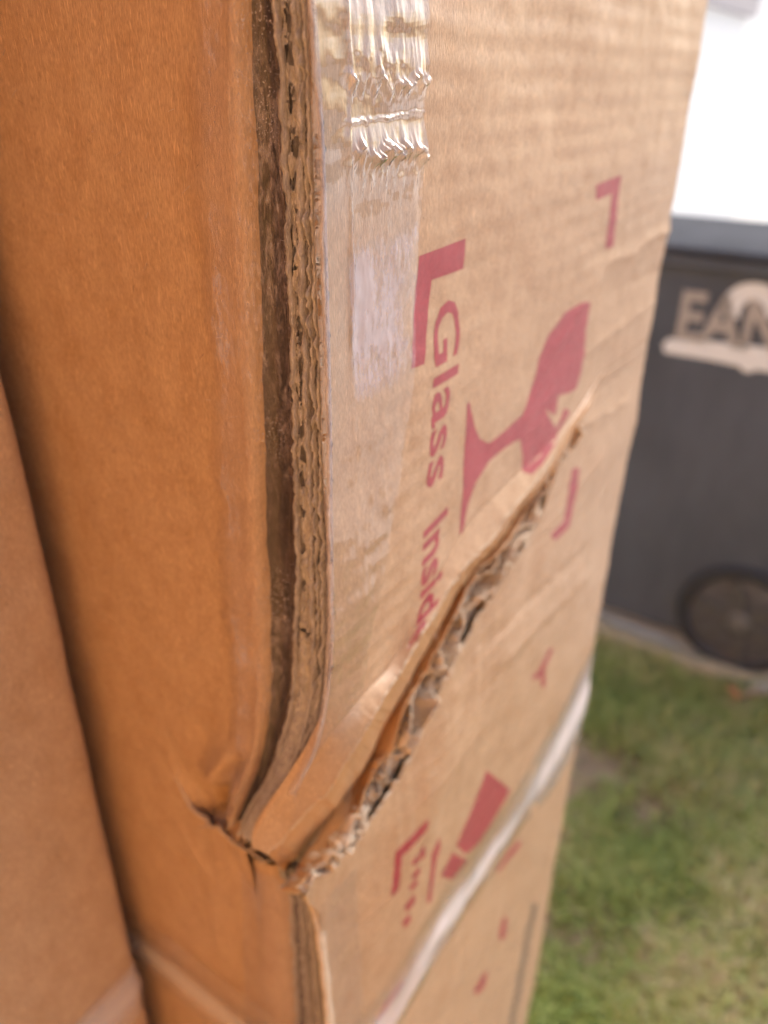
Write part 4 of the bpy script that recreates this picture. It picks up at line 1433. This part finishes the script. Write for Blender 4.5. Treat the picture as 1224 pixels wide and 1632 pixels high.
decal("printed_banner", [(1064, 540), (1056, 550), (1058, 562), (1130, 574), (1178, 584), (1184, 592), (1196, 594), (1206, 590), (1330, 612), (1330, 568), (1240, 556), (1150, 546), (1100, 541)])
arch = []
for k in range(13):
    a = math.pi * k / 12
    arch.append((1202 - 56 * math.cos(a), 500 - 52 * math.sin(a) + 4 * (k / 12)))
inner = []
for k in range(13):
    a = math.pi * (12 - k) / 12
    inner.append((1200 - 22 * math.cos(a), 508 - 30 * math.sin(a)))
decal("printed_emblem", arch + inner)
# capital letters under the arch
bt = [PX(1074, 535, 1.6), PX(1224, 553, 1.6)]
cu = bpy.data.curves.new("lettering", 'FONT'); cu.body = "EANNS"; cu.size = 1.0; cu.offset = 0.03; cu.extrude = 0.02; cu.resolution_u = 3
tmp = bpy.data.objects.new("lettering", cu); COL.objects.link(tmp)
me = bpy.data.meshes.new_from_object(tmp.evaluated_get(bpy.context.evaluated_depsgraph_get()))
bpy.data.objects.remove(tmp); bpy.data.curves.remove(cu)
for vtx in me.vertices:
    a, b, c = vtx.co
    y = bt[0][1] - a * 0.113; z = bt[0][2] + b * 0.145
    vtx.co = (side_x(z) - 0.003 - c * 0.05, y, z)
me.materials.append(plain("faded_white_print", (0.42, 0.40, 0.40), 0.7, 0.15))
link(bpy.data.objects.new("printed_lettering", me), bin_)

# ------------------------------------------------------------------ grass and litter
def grass_mat():
    mt, nt, bs = new_mat("grass_blades")
    at = N(nt, "ShaderNodeAttribute", attribute_name="tint")
    c = ramp(nt, at.outputs["Fac"], [(0.0, (0.21, 0.285, 0.06)), (0.4, (0.35, 0.42, 0.12)), (0.62, (0.48, 0.46, 0.18)), (0.88, (0.52, 0.44, 0.24)), (1.0, (0.62, 0.50, 0.32))])
    L(nt, c, bs.inputs["Base Color"])
    bs.inputs["Roughness"].default_value = 0.55
    bs.inputs["Transmission Weight"].default_value = 0.0
    return mt


def build_grass(n, x0, x1, y0, y1, seed):
    r = np.random.default_rng(seed)
    x = r.uniform(x0, x1, n); y = r.uniform(y0, y1, n)
    dens = fbm(x * 5.5, y * 5.5, 3, 701)
    keep = r.random(n) < np.clip(0.62 + 0.75 * dens, 0.06, 1)
    x, y, dens = x[keep], y[keep], dens[keep]
    n = len(x)
    z = -0.014 + 0.008 * fbm(x * 5, y * 5, 3, 3)
    h = r.uniform(0.018, 0.05, n) * (1 + 0.3 * dens); w = r.uniform(0.0012, 0.0026, n)
    a = r.uniform(0, 2 * np.pi, n); lean = r.uniform(0.2, 1.3, n)
    dx, dy = np.cos(a), np.sin(a)
    base = np.stack([x, y, z], 1)
    side = np.stack([-dy, dx, 0 * x], 1) * w[:, None]
    fwd = np.stack([dx, dy, 0 * x], 1)
    up = np.array([0, 0, 1.0])
    p1 = base + fwd * (h * lean * 0.25)[:, None] + up * (h * 0.55)[:, None]
    p2 = base + fwd * (h * lean)[:, None] + up * (h * (1 - 0.35 * lean / 1.3))[:, None]
    V = np.stack([base - side, base + side, p1 + side * 0.8, p1 - side * 0.8, p2], 1).reshape(-1, 3)
    o = np.arange(n) * 5
    T = np.concatenate([np.stack([o, o + 1, o + 2], 1), np.stack([o, o + 2, o + 3], 1), np.stack([o + 3, o + 2, o + 4], 1)])
    dry = np.clip(0.40 - 0.42 * fbm(x * 4.2 + 9, y * 4.2, 3, 705) + r.normal(0, 0.26, n), 0, 1)
    edge = ss(1.42, 1.56, x)
    dry = np.clip(dry + 0.25 * edge, 0, 1)
    return V, T, np.repeat(dry, 5)


V, T, tint = build_grass(60000, 0.35, 1.56, -0.75, 0.42, 1)
V2, T2, tint2 = build_grass(26000, -1.1, 1.56, -2.0, 1.5, 2)
o = mesh_obj("grass", np.concatenate([V, V2]), np.concatenate([T, T2 + len(V)]), grass_mat(), None, False, {"tint": np.concatenate([tint, tint2])})
tag(o, "short patchy green and straw coloured lawn grass", "grass", kind="stuff")

leaf_m = plain("dead_leaf", (0.42, 0.20, 0.09), 0.8, 0.25, (80, 80, 80))
leaf_p = plain("pale_leaf", (0.42, 0.32, 0.24), 0.8, 0.2, (80, 80, 80))
def leaf(name, px, py, size, ang, mat, label, thin=1.0):
    c = PG(px, py, 0.02)
    nl, nw = 9, 5
    P = np.zeros((nw, nl, 3))
    for j in range(nw):
        for i in range(nl):
            u = i / (nl - 1); wv_ = (j / (nw - 1) - 0.5)
            wd = 0.42 * thin * math.sin(math.pi * min(1, u * 0.98 + 0.01))**0.8
            a, b = (u - 0.5) * size, wv_ * wd * size
            P[j, i] = (c[0] + a * math.cos(ang) - b * math.sin(ang), c[1] + a * math.sin(ang) + b * math.cos(ang), c[2] + size * (0.25 * abs(wv_) + 0.15 * math.sin(u * 3.0)))
    o = grid_obj(name, P, mat)
    md = o.modifiers.new("Solidify", 'SOLIDIFY'); md.thickness = 0.0006
    tag(o, label, "leaf", "dead leaves on the lawn")


leaf("dead_leaf", 1166, 1106, 0.055, 0.7, leaf_m, "curled orange dead leaf on the lawn in front of the bin wheel")
leaf("dead_leaf", 1210, 1112, 0.09, 2.2, leaf_p, "long pale dry leaf lying beside the orange one", 0.45)
